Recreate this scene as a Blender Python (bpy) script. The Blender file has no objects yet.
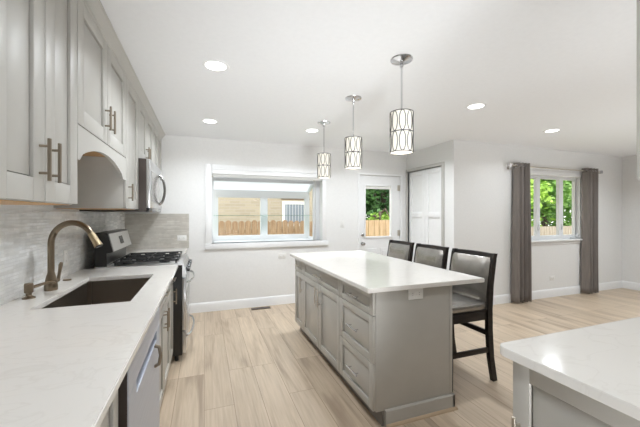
import bpy, bmesh, math, random
from mathutils import Vector, Matrix
random.seed(7)
PI = math.pi
S = bpy.context.scene
COL = S.collection

# ------------------------------------------------------------------ camera, sky, lights, exposure
F_PX, CY, H, YAW = 315.0, 214.6, 1.38, math.radians(20.17)
cam = bpy.data.objects.new('camera', bpy.data.cameras.new('camera'))
COL.objects.link(cam)
cam.data.sensor_width = 36.0
cam.data.lens = F_PX / 640.0 * 36.0
cam.data.shift_y = (CY - 213.5) / 640.0
cam.data.clip_start = 0.02
cam.location = (0, 0, H)
cam.rotation_euler = (PI / 2, 0, -YAW)
S.camera = cam

S.view_settings.view_transform = 'Standard'
S.view_settings.look = 'None'
S.view_settings.gamma = 1.0
S.view_settings.use_curve_mapping = False
S.view_settings.exposure = 0.63

w = bpy.data.worlds.new('sky')
S.world = w
w.use_nodes = True
nt = w.node_tree
nt.nodes.clear()
o_ = nt.nodes.new('ShaderNodeOutputWorld')
b_ = nt.nodes.new('ShaderNodeBackground')
tc = nt.nodes.new('ShaderNodeTexCoord')
sp = nt.nodes.new('ShaderNodeSeparateXYZ')
rp = nt.nodes.new('ShaderNodeValToRGB')
nt.links.new(tc.outputs['Generated'], sp.inputs[0])
nt.links.new(sp.outputs[2], rp.inputs[0])
rp.color_ramp.elements[0].position = 0.0
rp.color_ramp.elements[0].color = (1.0, 1.0, 1.0, 1)
rp.color_ramp.elements[1].position = 0.7
rp.color_ramp.elements[1].color = (0.94, 0.97, 1.0, 1)
nt.links.new(rp.outputs[0], b_.inputs[0])
b_.inputs[1].default_value = 1.9
nt.links.new(b_.outputs[0], o_.inputs[0])

sun = bpy.data.objects.new('sun', bpy.data.lights.new('sun', 'SUN'))
COL.objects.link(sun)
sun.data.energy = 1.0
sun.data.angle = math.radians(1.0)
sun.data.color = (1.0, 0.95, 0.88)
sun.rotation_euler = Vector((-0.25, 0.62, -0.75)).to_track_quat('-Z', 'Y').to_euler()

CAN_W = 7.0
CAN_COL = (0.88, 0.94, 1.0)

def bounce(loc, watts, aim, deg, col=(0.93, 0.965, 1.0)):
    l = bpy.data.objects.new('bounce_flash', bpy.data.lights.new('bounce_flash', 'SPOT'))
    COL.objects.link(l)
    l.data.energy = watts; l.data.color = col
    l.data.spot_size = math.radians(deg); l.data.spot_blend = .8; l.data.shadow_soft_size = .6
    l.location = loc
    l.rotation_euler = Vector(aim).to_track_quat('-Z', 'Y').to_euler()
# added fill spots that brighten the ceiling, unseen behind and beside the camera
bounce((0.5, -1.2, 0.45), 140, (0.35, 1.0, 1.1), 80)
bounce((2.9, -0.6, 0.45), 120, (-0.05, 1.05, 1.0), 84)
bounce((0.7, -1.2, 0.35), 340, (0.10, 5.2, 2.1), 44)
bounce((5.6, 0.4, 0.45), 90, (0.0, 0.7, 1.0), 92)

# ------------------------------------------------------------------ mesh helpers
BASE = {}

class MB:
    def __init__(self):
        self.v, self.f, self.m = [], [], []

    def _merge(self, bm, mi=0):
        off = len(self.v)
        bm.verts.index_update()
        for v in bm.verts:
            self.v.append(tuple(v.co))
        for f in bm.faces:
            self.f.append([off + v.index for v in f.verts])
            self.m.append(mi)
        bm.free()

    def raw(self, verts, faces, mi=0):
        off = len(self.v)
        self.v += [tuple(p) for p in verts]
        for f in faces:
            self.f.append([off + i for i in f])
            self.m.append(mi)
        return self

    def box(self, x0, x1, y0, y1, z0, z1, bev=0.0, seg=2, mi=0):
        x0, x1 = min(x0, x1), max(x0, x1)
        y0, y1 = min(y0, y1), max(y0, y1)
        z0, z1 = min(z0, z1), max(z0, z1)
        bm = bmesh.new()
        bmesh.ops.create_cube(bm, size=1.0)
        for v in bm.verts:
            v.co = Vector(((x0 + x1) / 2 + v.co.x * (x1 - x0), (y0 + y1) / 2 + v.co.y * (y1 - y0), (z0 + z1) / 2 + v.co.z * (z1 - z0)))
        if bev > 0:
            bev = min(bev, 0.49 * min(x1 - x0, y1 - y0, z1 - z0))
            bmesh.ops.bevel(bm, geom=bm.edges[:], offset=bev, segments=seg, affect='EDGES', profile=0.5)
        self._merge(bm, mi)
        return self

    def obox(self, c, ax, ay, az, hx, hy, hz, mi=0):
        c, ax, ay, az = Vector(c), Vector(ax).normalized(), Vector(ay).normalized(), Vector(az).normalized()
        vs = []
        for sx in (-1, 1):
            for sy in (-1, 1):
                for sz in (-1, 1):
                    vs.append(c + ax * hx * sx + ay * hy * sy + az * hz * sz)
        self.raw(vs, [(0, 1, 3, 2), (4, 6, 7, 5), (0, 4, 5, 1), (2, 3, 7, 6), (0, 2, 6, 4), (1, 5, 7, 3)], mi)
        return self

    def tube(self, pts, radii, seg=10, cap=True, mi=0, flat=None):
        pts = [Vector(p) for p in pts]
        n = len(pts)
        if not hasattr(radii, '__len__'):
            radii = [radii] * n
        t0 = (pts[1] - pts[0]).normalized()
        ref = Vector((0, 0, 1)) if abs(t0.z) < 0.9 else Vector((1, 0, 0))
        u = t0.cross(ref).normalized()
        rings = []
        for i in range(n):
            if i == 0: t = pts[1] - pts[0]
            elif i == n - 1: t = pts[-1] - pts[-2]
            else: t = (pts[i + 1] - pts[i]).normalized() + (pts[i] - pts[i - 1]).normalized()
            t.normalize()
            u = (u - t * u.dot(t)).normalized()
            vv = t.cross(u)
            fl = flat or (1, 1)
            rings.append([pts[i] + (u * math.cos(a) * fl[0] + vv * math.sin(a) * fl[1]) * radii[i] for a in [2 * PI * k / seg for k in range(seg)]])
        vs = [p for r in rings for p in r]
        fs = []
        for i in range(n - 1):
            for k in range(seg):
                fs.append((i * seg + k, i * seg + (k + 1) % seg, (i + 1) * seg + (k + 1) % seg, (i + 1) * seg + k))
        if cap:
            fs.append(tuple(range(seg))[::-1])
            fs.append(tuple((n - 1) * seg + k for k in range(seg)))
        self.raw(vs, fs, mi)
        return self

    def loop_tube(self, pts, r, seg=6, mi=0):
        pts = [Vector(p) for p in pts]
        n = len(pts)
        cen = sum(pts, Vector()) / n
        vs, fs = [], []
        nrm = (pts[0] - cen).cross(pts[n // 4] - cen).normalized()
        for i in range(n):
            t = (pts[(i + 1) % n] - pts[i - 1]).normalized()
            a1 = (nrm - t * nrm.dot(t)).normalized()
            a2 = t.cross(a1)
            for k in range(seg):
                a = 2 * PI * k / seg
                vs.append(pts[i] + (a1 * math.cos(a) + a2 * math.sin(a)) * r)
        for i in range(n):
            j = (i + 1) % n
            for k in range(seg):
                fs.append((i * seg + k, i * seg + (k + 1) % seg, j * seg + (k + 1) % seg, j * seg + k))
        self.raw(vs, fs, mi)
        return self

    def cyl(self, p0, p1, r, seg=16, mi=0):
        return self.tube([p0, p1], r, seg, True, mi)

    def lathe(self, prof, c, seg=24, axis='z', mi=0, closed=False):
        """prof: list of (radius, height) along the axis from c."""
        vs, fs = [], []
        n = len(prof)
        for r, h in prof:
            for k in range(seg):
                a = 2 * PI * k / seg
                p = (r * math.cos(a), r * math.sin(a), h)
                if axis == 'x': p = (h, r * math.cos(a), r * math.sin(a))
                elif axis == '-x': p = (-h, r * math.cos(a), r * math.sin(a))
                elif axis == '-y': p = (r * math.cos(a), -h, r * math.sin(a))
                vs.append((c[0] + p[0], c[1] + p[1], c[2] + p[2]))
        for i in range(n - 1 if not closed else n):
            j = (i + 1) % n
            for k in range(seg):
                fs.append((i * seg + k, i * seg + (k + 1) % seg, j * seg + (k + 1) % seg, j * seg + k))
        if not closed:
            fs.append(tuple(range(seg))[::-1])
            fs.append(tuple((n - 1) * seg + k for k in range(seg)))
        self.raw(vs, fs, mi)
        return self

    def prism(self, poly, axis, a, b, mi=0):
        """poly of 2D points, extruded along axis between a and b."""
        n = len(poly)
        def P(p, t):
            return {'x': (t, p[0], p[1]), 'y': (p[0], t, p[1]), 'z': (p[0], p[1], t)}[axis]
        vs = [P(p, a) for p in poly] + [P(p, b) for p in poly]
        fs = [tuple(range(n))[::-1], tuple(range(n, 2 * n))]
        for i in range(n):
            fs.append((i, (i + 1) % n, n + (i + 1) % n, n + i))
        self.raw(vs, fs, mi)
        return self

    def build(self, name, mats, parent=None, smooth=True, recalc=True):
        base = BASE.get(parent.name, Vector()) if parent else Vector()
        me = bpy.data.meshes.new(name)
        me.from_pydata([tuple(Vector(v) - base) for v in self.v], [], self.f)
        if not isinstance(mats, (list, tuple)): mats = [mats]
        for m in mats: me.materials.append(m)
        for p, mi in zip(me.polygons, self.m): p.material_index = mi
        bm = bmesh.new(); bm.from_mesh(me)
        if recalc: bmesh.ops.recalc_face_normals(bm, faces=bm.faces[:])
        if smooth:
            for f in bm.faces: f.smooth = True
            for e in bm.edges:
                if len(e.link_faces) == 2 and e.calc_face_angle(0) > math.radians(32): e.smooth = False
        bm.to_mesh(me); bm.free()
        ob = bpy.data.objects.new(name, me)
        COL.objects.link(ob)
        if parent: ob.parent = parent
        BASE[ob.name] = base.copy()
        return ob

def thing(name, loc, label, cat, group=None):
    o = bpy.data.objects.new(name, None)
    COL.objects.link(o)
    o.location = loc
    o.empty_display_size = 0.1
    BASE[o.name] = Vector(loc)
    o['label'] = label; o['category'] = cat
    if group: o['group'] = group
    return o

def struct_empty(name, loc):
    o = bpy.data.objects.new(name, None)
    COL.objects.link(o)
    o.location = loc
    BASE[o.name] = Vector(loc)
    o['kind'] = 'structure'
    return o

def tag(o, label, cat, group=None, kind=None):
    o['label'] = label; o['category'] = cat
    if group: o['group'] = group
    if kind: o['kind'] = kind
    return o

def struct(o):
    o['kind'] = 'structure'
    return o

def copy_tree(o, parent=None):
    c = o.copy(); COL.objects.link(c)
    if parent: c.parent = parent
    for ch in list(o.children): copy_tree(ch, c)
    return c

# ------------------------------------------------------------------ materials
def mat(name, col, rough=0.5, metal=0.0, emit=None, estr=0.0, spec=None, coat=0.0):
    m = bpy.data.materials.new(name)
    m.use_nodes = True
    p = m.node_tree.nodes['Principled BSDF']
    p.inputs['Base Color'].default_value = (*col, 1)
    p.inputs['Roughness'].default_value = rough
    p.inputs['Metallic'].default_value = metal
    if spec is not None: p.inputs['Specular IOR Level'].default_value = spec
    if coat: p.inputs['Coat Weight'].default_value = coat
    if emit:
        p.inputs['Emission Color'].default_value = (*emit, 1)
        p.inputs['Emission Strength'].default_value = estr
    return m

def N(m, t): return m.node_tree.nodes.new(t)
def L(m, a, b): m.node_tree.links.new(a, b)
def P(m): return m.node_tree.nodes['Principled BSDF']

def add_noise(m, c1, c2, scale=(5, 5, 5), detail=4, lo=0.35, hi=0.65, bump=0.0, dist=0.0):
    co = N(m, 'ShaderNodeTexCoord'); mp = N(m, 'ShaderNodeMapping'); nz = N(m, 'ShaderNodeTexNoise'); r = N(m, 'ShaderNodeValToRGB')
    mp.inputs['Scale'].default_value = scale
    nz.inputs['Scale'].default_value = 1.0
    nz.inputs['Detail'].default_value = detail
    nz.inputs['Distortion'].default_value = dist
    L(m, co.outputs['Object'], mp.inputs[0]); L(m, mp.outputs[0], nz.inputs['Vector']); L(m, nz.outputs['Fac'], r.inputs[0])
    r.color_ramp.elements[0].position = lo; r.color_ramp.elements[0].color = (*c1, 1)
    r.color_ramp.elements[1].position = hi; r.color_ramp.elements[1].color = (*c2, 1)
    L(m, r.outputs[0], P(m).inputs['Base Color'])
    if bump:
        b = N(m, 'ShaderNodeBump'); b.inputs['Strength'].default_value = bump; b.inputs['Distance'].default_value = 0.002
        L(m, nz.outputs['Fac'], b.inputs['Height']); L(m, b.outputs[0], P(m).inputs['Normal'])
    return m

M = {}
M['wall'] = add_noise(mat('wall_paint', (.8, .79, .77), .65), (.80, .795, .78), (.825, .82, .805), (40, 40, 40), 3, .3, .7, .03)
M['ceiling'] = add_noise(mat('ceiling_paint', (.86, .86, .86), .8), (.855, .86, .865), (.875, .88, .885), (30, 30, 30), 3, .3, .7, .02)
M['trim'] = add_noise(mat('white_trim', (.86, .86, .85), .35), (.85, .85, .845), (.87, .87, .865), (20, 20, 20))
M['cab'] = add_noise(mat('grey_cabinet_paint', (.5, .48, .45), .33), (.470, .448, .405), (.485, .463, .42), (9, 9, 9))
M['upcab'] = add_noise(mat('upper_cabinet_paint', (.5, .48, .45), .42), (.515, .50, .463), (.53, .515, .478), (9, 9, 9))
M['toe'] = mat('toe_kick', (.22, .20, .18), .6)
M['birch'] = add_noise(mat('birch_plywood', (.6, .36, .16), .5), (.55, .30, .11), (.68, .42, .19), (3, 30, 30), 5)
M['nickel'] = mat('brushed_nickel', (.62, .57, .50), .3, 1.0)
M['bronze'] = mat('aged_nickel_pull', (.34, .29, .23), .32, 1.0)
M['steel'] = add_noise(mat('stainless_steel', (.62, .62, .62), .28, 1.0), (.60, .60, .60), (.66, .66, .66), (3, 200, 3), 3)
M['dwsteel'] = add_noise(mat('dishwasher_steel', (.62, .64, .68), .42, .6), (.50, .53, .60), (.54, .57, .64), (3, 3, 160), 3)
M['sink'] = mat('sink_steel', (.33, .29, .25), .34, 1.0)
M['faucet'] = mat('faucet_bronze', (.27, .215, .155), .28, 1.0)
M['sprayhead'] = mat('spray_head_bronze', (.52, .42, .27), .28, 1.0)
M['chrome'] = mat('chrome', (.62, .62, .63), .14, 1.0)
M['lattice'] = mat('dark_chrome', (.16, .16, .16), .3, 1.0)
M['black'] = mat('black_enamel', (.012, .011, .010), .3)
M['iron'] = add_noise(mat('cast_iron', (.02, .02, .02), .6), (.012, .012, .012), (.03, .03, .03), (60, 60, 60))
M['darkglass'] = mat('dark_glass', (.02, .02, .022), .08)
M['mwside'] = mat('dark_brown_case', (.045, .030, .022), .45)
M['espresso'] = add_noise(mat('espresso_wood', (.012, .008, .006), .38, spec=.3), (.008, .006, .005), (.02, .014, .011), (8, 8, 40), 4)
M['leather'] = add_noise(mat('pewter_leather', (.3, .28, .26), .27, .75), (.29, .275, .25), (.36, .34, .315), (12, 12, 12), 4, .35, .7)
M['curtain'] = add_noise(mat('taupe_curtain', (.22, .19, .17), .6), (.19, .165, .15), (.23, .20, .18), (60, 60, 4), 3)
P(M['curtain']).inputs['Sheen Weight'].default_value = .3
M['plastic'] = mat('white_plastic', (.82, .81, .78), .35)
M['slot'] = mat('outlet_slot', (.10, .10, .10), .5)
M['vent'] = mat('brown_vent', (.10, .07, .05), .5)
M['vinyl'] = mat('white_vinyl', (.78, .79, .80), .35)
M['lens'] = mat('lamp_lens', (.9, .9, .9), .5, 0, (1.0, .97, .93), 5.0)
M['oakshoe'] = mat('oak_shoe_moulding', (.48, .36, .24), .45)
M['crystal'] = mat('acrylic_finial', (.75, .75, .76), .15, .5)

def glass_mat(name, tint=(1, 1, 1), gl=.005):
    m = bpy.data.materials.new(name); m.use_nodes = True
    n = m.node_tree.nodes; n.clear()
    out = n.new('ShaderNodeOutputMaterial'); mx = n.new('ShaderNodeMixShader'); tr = n.new('ShaderNodeBsdfTransparent'); g = n.new('ShaderNodeBsdfGlossy')
    tr.inputs[0].default_value = (*tint, 1); g.inputs['Roughness'].default_value = .02
    mx.inputs[0].default_value = gl
    l = m.node_tree.links
    l.new(tr.outputs[0], mx.inputs[1]); l.new(g.outputs[0], mx.inputs[2]); l.new(mx.outputs[0], out.inputs[0])
    return m
M['glass'] = glass_mat('window_glass')
M['shelfglass'] = glass_mat('green_shelf_glass', (.72, .86, .80), .15)

m = bpy.data.materials.new('frosted_panel'); m.use_nodes = True
nn_ = m.node_tree.nodes; nn_.clear()
o1 = nn_.new('ShaderNodeOutputMaterial'); mx1 = nn_.new('ShaderNodeMixShader'); d1 = nn_.new('ShaderNodeBsdfDiffuse'); t1 = nn_.new('ShaderNodeBsdfTranslucent')
d1.inputs[0].default_value = (.85, .86, .87, 1); t1.inputs[0].default_value = (.9, .92, .93, 1); mx1.inputs[0].default_value = .6
m.node_tree.links.new(d1.outputs[0], mx1.inputs[1]); m.node_tree.links.new(t1.outputs[0], mx1.inputs[2]); m.node_tree.links.new(mx1.outputs[0], o1.inputs[0])
M['frosted'] = m

def make_shade(name, col, s):
    m = mat(name, (.85, .83, .78), .7, 0, col, s)
    return m
M['shade'] = make_shade('lit_fabric_shade', (1.0, .93, .76), .22)

# quartz with soft veins
m = mat('white_quartz', (.8, .78, .75), .13, 0, spec=.5)
co = N(m, 'ShaderNodeTexCoord'); n1 = N(m, 'ShaderNodeTexNoise'); mp = N(m, 'ShaderNodeMapping'); n2 = N(m, 'ShaderNodeTexNoise'); r = N(m, 'ShaderNodeValToRGB'); mx = N(m, 'ShaderNodeMix'); mx.data_type = 'RGBA'
n1.inputs['Scale'].default_value = 2.2; n1.inputs['Detail'].default_value = 6
L(m, co.outputs['Object'], n1.inputs['Vector'])
mp.inputs['Scale'].default_value = (3.0, 6.0, 3.0); mp.inputs['Rotation'].default_value = (0, 0, .5)
L(m, co.outputs['Object'], mp.inputs[0])
n2.inputs['Scale'].default_value = 1.6; n2.inputs['Detail'].default_value = 7; n2.inputs['Distortion'].default_value = .8
L(m, mp.outputs[0], n2.inputs['Vector'])
e = r.color_ramp.elements
e[0].position = .0; e[0].color = (0, 0, 0, 1)
e[1].position = .5; e[1].color = (.30, .30, .30, 1)
for p_, c_ in ((.475, 0), (.525, 0)):
    q = e.new(p_); q.color = (c_, c_, c_, 1)
L(m, n2.outputs['Fac'], r.inputs[0])
mm = N(m, 'ShaderNodeMath'); mm.operation = 'MULTIPLY'
L(m, r.outputs[0], mm.inputs[0]); L(m, n1.outputs['Fac'], mm.inputs[1])
L(m, mm.outputs[0], mx.inputs[0])
mx.inputs[6].default_value = (.765, .735, .69, 1); mx.inputs[7].default_value = (.50, .45, .39, 1)
L(m, mx.outputs[2], P(m).inputs['Base Color'])
M['quartz'] = m

# plank floor (boards run along y)
m = mat('oak_plank_floor', (.6, .5, .4), .42)
co = N(m, 'ShaderNodeTexCoord'); sx = N(m, 'ShaderNodeSeparateXYZ'); cx = N(m, 'ShaderNodeCombineXYZ'); bk = N(m, 'ShaderNodeTexBrick')
L(m, co.outputs['Object'], sx.inputs[0]); L(m, sx.outputs[1], cx.inputs[0]); L(m, sx.outputs[0], cx.inputs[1]); L(m, cx.outputs[0], bk.inputs['Vector'])
bk.inputs['Scale'].default_value = 1.0
bk.inputs['Brick Width'].default_value = 1.45; bk.inputs['Row Height'].default_value = .205
bk.inputs['Mortar Size'].default_value = .0018; bk.inputs['Mortar Smooth'].default_value = .2
bk.offset = .37; bk.offset_frequency = 3
bk.inputs['Color1'].default_value = (0, 0, 0, 1); bk.inputs['Color2'].default_value = (1, 1, 1, 1); bk.inputs['Mortar'].default_value = (.5, .5, .5, 1)
rgb2 = N(m, 'ShaderNodeSeparateColor'); L(m, bk.outputs['Color'], rgb2.inputs[0])
addv = N(m, 'ShaderNodeCombineXYZ'); L(m, rgb2.outputs[0], addv.inputs[2])
vm = N(m, 'ShaderNodeVectorMath'); vm.operation = 'MULTIPLY_ADD'
vm.inputs[1].default_value = (1, 1, 1)
mpf = N(m, 'ShaderNodeVectorMath'); mpf.operation = 'MULTIPLY'; mpf.inputs[1].default_value = (0, 0, 37.0)
L(m, addv.outputs[0], mpf.inputs[0]); L(m, co.outputs['Object'], vm.inputs[0]); L(m, mpf.outputs[0], vm.inputs[2])
def grain(scale, detail, dist):
    mp = N(m, 'ShaderNodeMapping'); mp.inputs['Scale'].default_value = scale
    nz = N(m, 'ShaderNodeTexNoise'); nz.inputs['Scale'].default_value = 1; nz.inputs['Detail'].default_value = detail; nz.inputs['Distortion'].default_value = dist
    L(m, vm.outputs[0], mp.inputs[0]); L(m, mp.outputs[0], nz.inputs['Vector'])
    return nz
g1 = grain((9, .9, 1), 5, .6); g2 = grain((60, 3, 1), 6, .3)
r1 = N(m, 'ShaderNodeValToRGB')
r1.color_ramp.elements[0].position = .30; r1.color_ramp.elements[0].color = (.37, .28, .20, 1)
r1.color_ramp.elements[1].position = .66; r1.color_ramp.elements[1].color = (.59, .475, .355, 1)
q = r1.color_ramp.elements.new(.46); q.color = (.54, .43, .315, 1)
L(m, g1.outputs['Fac'], r1.inputs[0])
r2 = N(m, 'ShaderNodeValToRGB')
r2.color_ramp.elements[0].position = .3; r2.color_ramp.elements[0].color = (.86, .85, .84, 1)
r2.color_ramp.elements[1].position = .65; r2.color_ramp.elements[1].color = (1.04, 1.04, 1.04, 1)
L(m, g2.outputs['Fac'], r2.inputs[0])
m1 = N(m, 'ShaderNodeMix'); m1.data_type = 'RGBA'; m1.blend_type = 'MULTIPLY'; m1.inputs[0].default_value = 1
L(m, r1.outputs[0], m1.inputs[6]); L(m, r2.outputs[0], m1.inputs[7])
r3 = N(m, 'ShaderNodeValToRGB')
r3.color_ramp.elements[0].position = 0; r3.color_ramp.elements[0].color = (.90, .895, .89, 1)
r3.color_ramp.elements[1].position = 1; r3.color_ramp.elements[1].color = (1.04, 1.04, 1.04, 1)
L(m, rgb2.outputs[0], r3.inputs[0])
m2 = N(m, 'ShaderNodeMix'); m2.data_type = 'RGBA'; m2.blend_type = 'MULTIPLY'; m2.inputs[0].default_value = 1
L(m, m1.outputs[2], m2.inputs[6]); L(m, r3.outputs[0], m2.inputs[7])
m3 = N(m, 'ShaderNodeMix'); m3.data_type = 'RGBA'
L(m, bk.outputs['Fac'], m3.inputs[0]); L(m, m2.outputs[2], m3.inputs[6]); m3.inputs[7].default_value = (.25, .18, .12, 1)
L(m, m3.outputs[2], P(m).inputs['Base Color'])
bp = N(m, 'ShaderNodeBump'); bp.inputs['Strength'].default_value = .12; bp.inputs['Distance'].default_value = .002; bp.invert = True
L(m, bk.outputs['Fac'], bp.inputs['Height']); L(m, bp.outputs[0], P(m).inputs['Normal'])
M['floor'] = m

def mosaic(name, axis, c1, c2, mortar, bw=.14, rh=.019, rough=.22):
    m = mat(name, c1, rough)
    co = N(m, 'ShaderNodeTexCoord'); sx = N(m, 'ShaderNodeSeparateXYZ'); cx = N(m, 'ShaderNodeCombineXYZ'); bk = N(m, 'ShaderNodeTexBrick')
    L(m, co.outputs['Object'], sx.inputs[0]); L(m, sx.outputs[axis], cx.inputs[0]); L(m, sx.outputs[2], cx.inputs[1]); L(m, cx.outputs[0], bk.inputs['Vector'])
    bk.inputs['Scale'].default_value = 1
    bk.inputs['Brick Width'].default_value = bw; bk.inputs['Row Height'].default_value = rh
    bk.inputs['Mortar Size'].default_value = .0014; bk.inputs['Mortar Smooth'].default_value = .3
    bk.offset = .41; bk.offset_frequency = 3; bk.squash = .6; bk.squash_frequency = 2
    bk.inputs['Color1'].default_value = (0, 0, 0, 1); bk.inputs['Color2'].default_value = (1, 1, 1, 1); bk.inputs['Mortar'].default_value = (.5, .5, .5, 1)
    sc = N(m, 'ShaderNodeSeparateColor'); L(m, bk.outputs['Color'], sc.inputs[0])
    r = N(m, 'ShaderNodeValToRGB'); r.color_ramp.elements[0].color = (*c1, 1); r.color_ramp.elements[1].color = (*c2, 1)
    L(m, sc.outputs[0], r.inputs[0])
    nz = N(m, 'ShaderNodeTexNoise'); nz.inputs['Scale'].default_value = 14; nz.inputs['Detail'].default_value = 5
    L(m, co.outputs['Object'], nz.inputs['Vector'])
    r2 = N(m, 'ShaderNodeValToRGB'); r2.color_ramp.elements[0].position = .3; r2.color_ramp.elements[0].color = (.86, .86, .86, 1); r2.color_ramp.elements[1].position = .7; r2.color_ramp.elements[1].color = (1.06, 1.06, 1.06, 1)
    L(m, nz.outputs['Fac'], r2.inputs[0])
    m1 = N(m, 'ShaderNodeMix'); m1.data_type = 'RGBA'; m1.blend_type = 'MULTIPLY'; m1.inputs[0].default_value = 1
    L(m, r.outputs[0], m1.inputs[6]); L(m, r2.outputs[0], m1.inputs[7])
    m3 = N(m, 'ShaderNodeMix'); m3.data_type = 'RGBA'
    L(m, bk.outputs['Fac'], m3.inputs[0]); L(m, m1.outputs[2], m3.inputs[6]); m3.inputs[7].default_value = (*mortar, 1)
    L(m, m3.outputs[2], P(m).inputs['Base Color'])
    mr = N(m, 'ShaderNodeMapRange'); mr.inputs[3].default_value = .38; mr.inputs[4].default_value = .08
    L(m, sc.outputs[0], mr.inputs[0]); L(m, mr.outputs[0], P(m).inputs['Roughness'])
    bp = N(m, 'ShaderNodeBump'); bp.inputs['Strength'].default_value = .5; bp.inputs['Distance'].default_value = .003
    ad = N(m, 'ShaderNodeMath'); ad.operation = 'MULTIPLY_ADD'; ad.inputs[1].default_value = -2.0
    L(m, bk.outputs['Fac'], ad.inputs[0]); L(m, sc.outputs[0], ad.inputs[2])
    L(m, ad.outputs[0], bp.inputs['Height']); L(m, bp.outputs[0], P(m).inputs['Normal'])
    return m
M['mosaic'] = mosaic('linear_glass_mosaic', 1, (.66, .65, .62), (.97, .97, .96), (.80, .79, .77))
M['mosaicback'] = mosaic('linear_stone_mosaic', 0, (.52, .48, .42), (.68, .65, .59), (.56, .53, .48), .16, .018)

def brickwall(name):
    m = mat(name, (.6, .5, .36), .9)
    co = N(m, 'ShaderNodeTexCoord'); sx = N(m, 'ShaderNodeSeparateXYZ'); cx = N(m, 'ShaderNodeCombineXYZ'); bk = N(m, 'ShaderNodeTexBrick')
    L(m, co.outputs['Object'], sx.inputs[0]); L(m, sx.outputs[0], cx.inputs[0]); L(m, sx.outputs[2], cx.inputs[1]); L(m, cx.outputs[0], bk.inputs['Vector'])
    bk.inputs['Scale'].default_value = 1; bk.inputs['Brick Width'].default_value = .3; bk.inputs['Row Height'].default_value = .085; bk.inputs['Mortar Size'].default_value = .008
    bk.inputs['Color1'].default_value = (.40, .345, .26, 1); bk.inputs['Color2'].default_value = (.47, .41, .31, 1); bk.inputs['Mortar'].default_value = (.45, .40, .33, 1)
    L(m, bk.outputs['Color'], P(m).inputs['Base Color'])
    return m
M['brick'] = brickwall('buff_brick')
M['fence'] = add_noise(mat('cedar_fence', (.4, .24, .13), .85), (.26, .16, .09), (.40, .27, .165), (25, 25, 3), 5)
M['fencelight'] = add_noise(mat('new_cedar_fence', (.6, .42, .25), .85), (.50, .33, .19), (.66, .47, .30), (25, 25, 3), 5)
M['fencegrey'] = add_noise(mat('weathered_fence', (.4, .33, .26), .9), (.30, .24, .19), (.44, .37, .30), (25, 25, 3), 5)
M['grass'] = add_noise(mat('lawn', (.1, .2, .05), .95), (.07, .15, .03), (.16, .27, .07), (6, 6, 6), 5)
M['bark'] = add_noise(mat('bark', (.1, .07, .05), .9), (.06, .045, .03), (.16, .12, .09), (20, 20, 4), 5)
def leafmat(name, a, b):
    m = add_noise(mat(name, a, .6), a, b, (1.6, 1.6, 1.6), 4, .38, .62)
    P(m).inputs['Subsurface Weight'].default_value = 0
    return m
M['leafbright'] = leafmat('bright_leaves', (.16, .34, .03), (.46, .66, .12))
M['leafdark'] = leafmat('dark_leaves', (.035, .11, .03), (.11, .25, .07))
M['leafmid'] = leafmat('mid_leaves', (.09, .22, .04), (.26, .44, .10))

# ------------------------------------------------------------------ room shell
HC = 2.47
XL, YB, XP, YR, XE = -0.985, 4.76, 3.40, 3.62, 7.41
YO = -3.6
struct(MB().box(XL - .15, XE + .15, YO, YB + .15, -.12, 0).build('floor', M['floor']))
struct(MB().box(XL - .15, XE + .15, YO - .6, YB + .15, HC, HC + .2).build('ceiling', M['ceiling']))
struct(MB().box(XL - .15, XL, YO, YB + .15, 0, HC).build('wall_left', M['wall']))
struct(MB().box(XL - .15, XE + .15, YO - .15, YO, 0, HC).build('wall_rear', M['wall']))
struct(MB().box(XE, XE + .15, YO, YR + .15, 0, HC).build('wall_right', M['wall']))

def wall_with_holes(y0, y1, x0, x1, holes):
    """wall slab parallel to x with rectangular holes (hx0,hx1,hz0,hz1)."""
    mb = MB()
    xs = sorted({x0, x1, *[h[0] for h in holes], *[h[1] for h in holes]})
    zs = sorted({0, HC, *[h[2] for h in holes], *[h[3] for h in holes]})
    def solid(i, k):
        if i < 0 or k < 0 or i >= len(xs) - 1 or k >= len(zs) - 1: return False
        cx_, cz_ = (xs[i] + xs[i + 1]) / 2, (zs[k] + zs[k + 1]) / 2
        return not any(h[0] < cx_ < h[1] and h[2] < cz_ < h[3] for h in holes)
    for i in range(len(xs) - 1):
        for k in range(len(zs) - 1):
            if not solid(i, k): continue
            a, b, c, d = xs[i], xs[i + 1], zs[k], zs[k + 1]
            mb.raw([(a, y0, c), (b, y0, c), (b, y0, d), (a, y0, d)], [(0, 1, 2, 3)])
            mb.raw([(a, y1, c), (b, y1, c), (b, y1, d), (a, y1, d)], [(3, 2, 1, 0)])
            if not solid(i - 1, k): mb.raw([(a, y0, c), (a, y0, d), (a, y1, d), (a, y1, c)], [(0, 1, 2, 3)])
            if not solid(i + 1, k): mb.raw([(b, y0, c), (b, y1, c), (b, y1, d), (b, y0, d)], [(0, 1, 2, 3)])
            if not solid(i, k - 1): mb.raw([(a, y0, c), (a, y1, c), (b, y1, c), (b, y0, c)], [(0, 1, 2, 3)])
            if not solid(i, k + 1): mb.raw([(a, y0, d), (b, y0, d), (b, y1, d), (a, y1, d)], [(0, 1, 2, 3)])
    return mb
W1 = (.10, 1.785, .965, 1.955)          # garden window opening
D1 = (2.44, 3.293, 0, 2.075)            # garden door opening
W2 = (4.66, 6.23, .955, 2.03)           # dining window opening
struct(wall_with_holes(YB, YB + .15, XL, XP + .15, [W1, D1]).build('wall_back', M['wall'], recalc=False, smooth=False))
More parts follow.
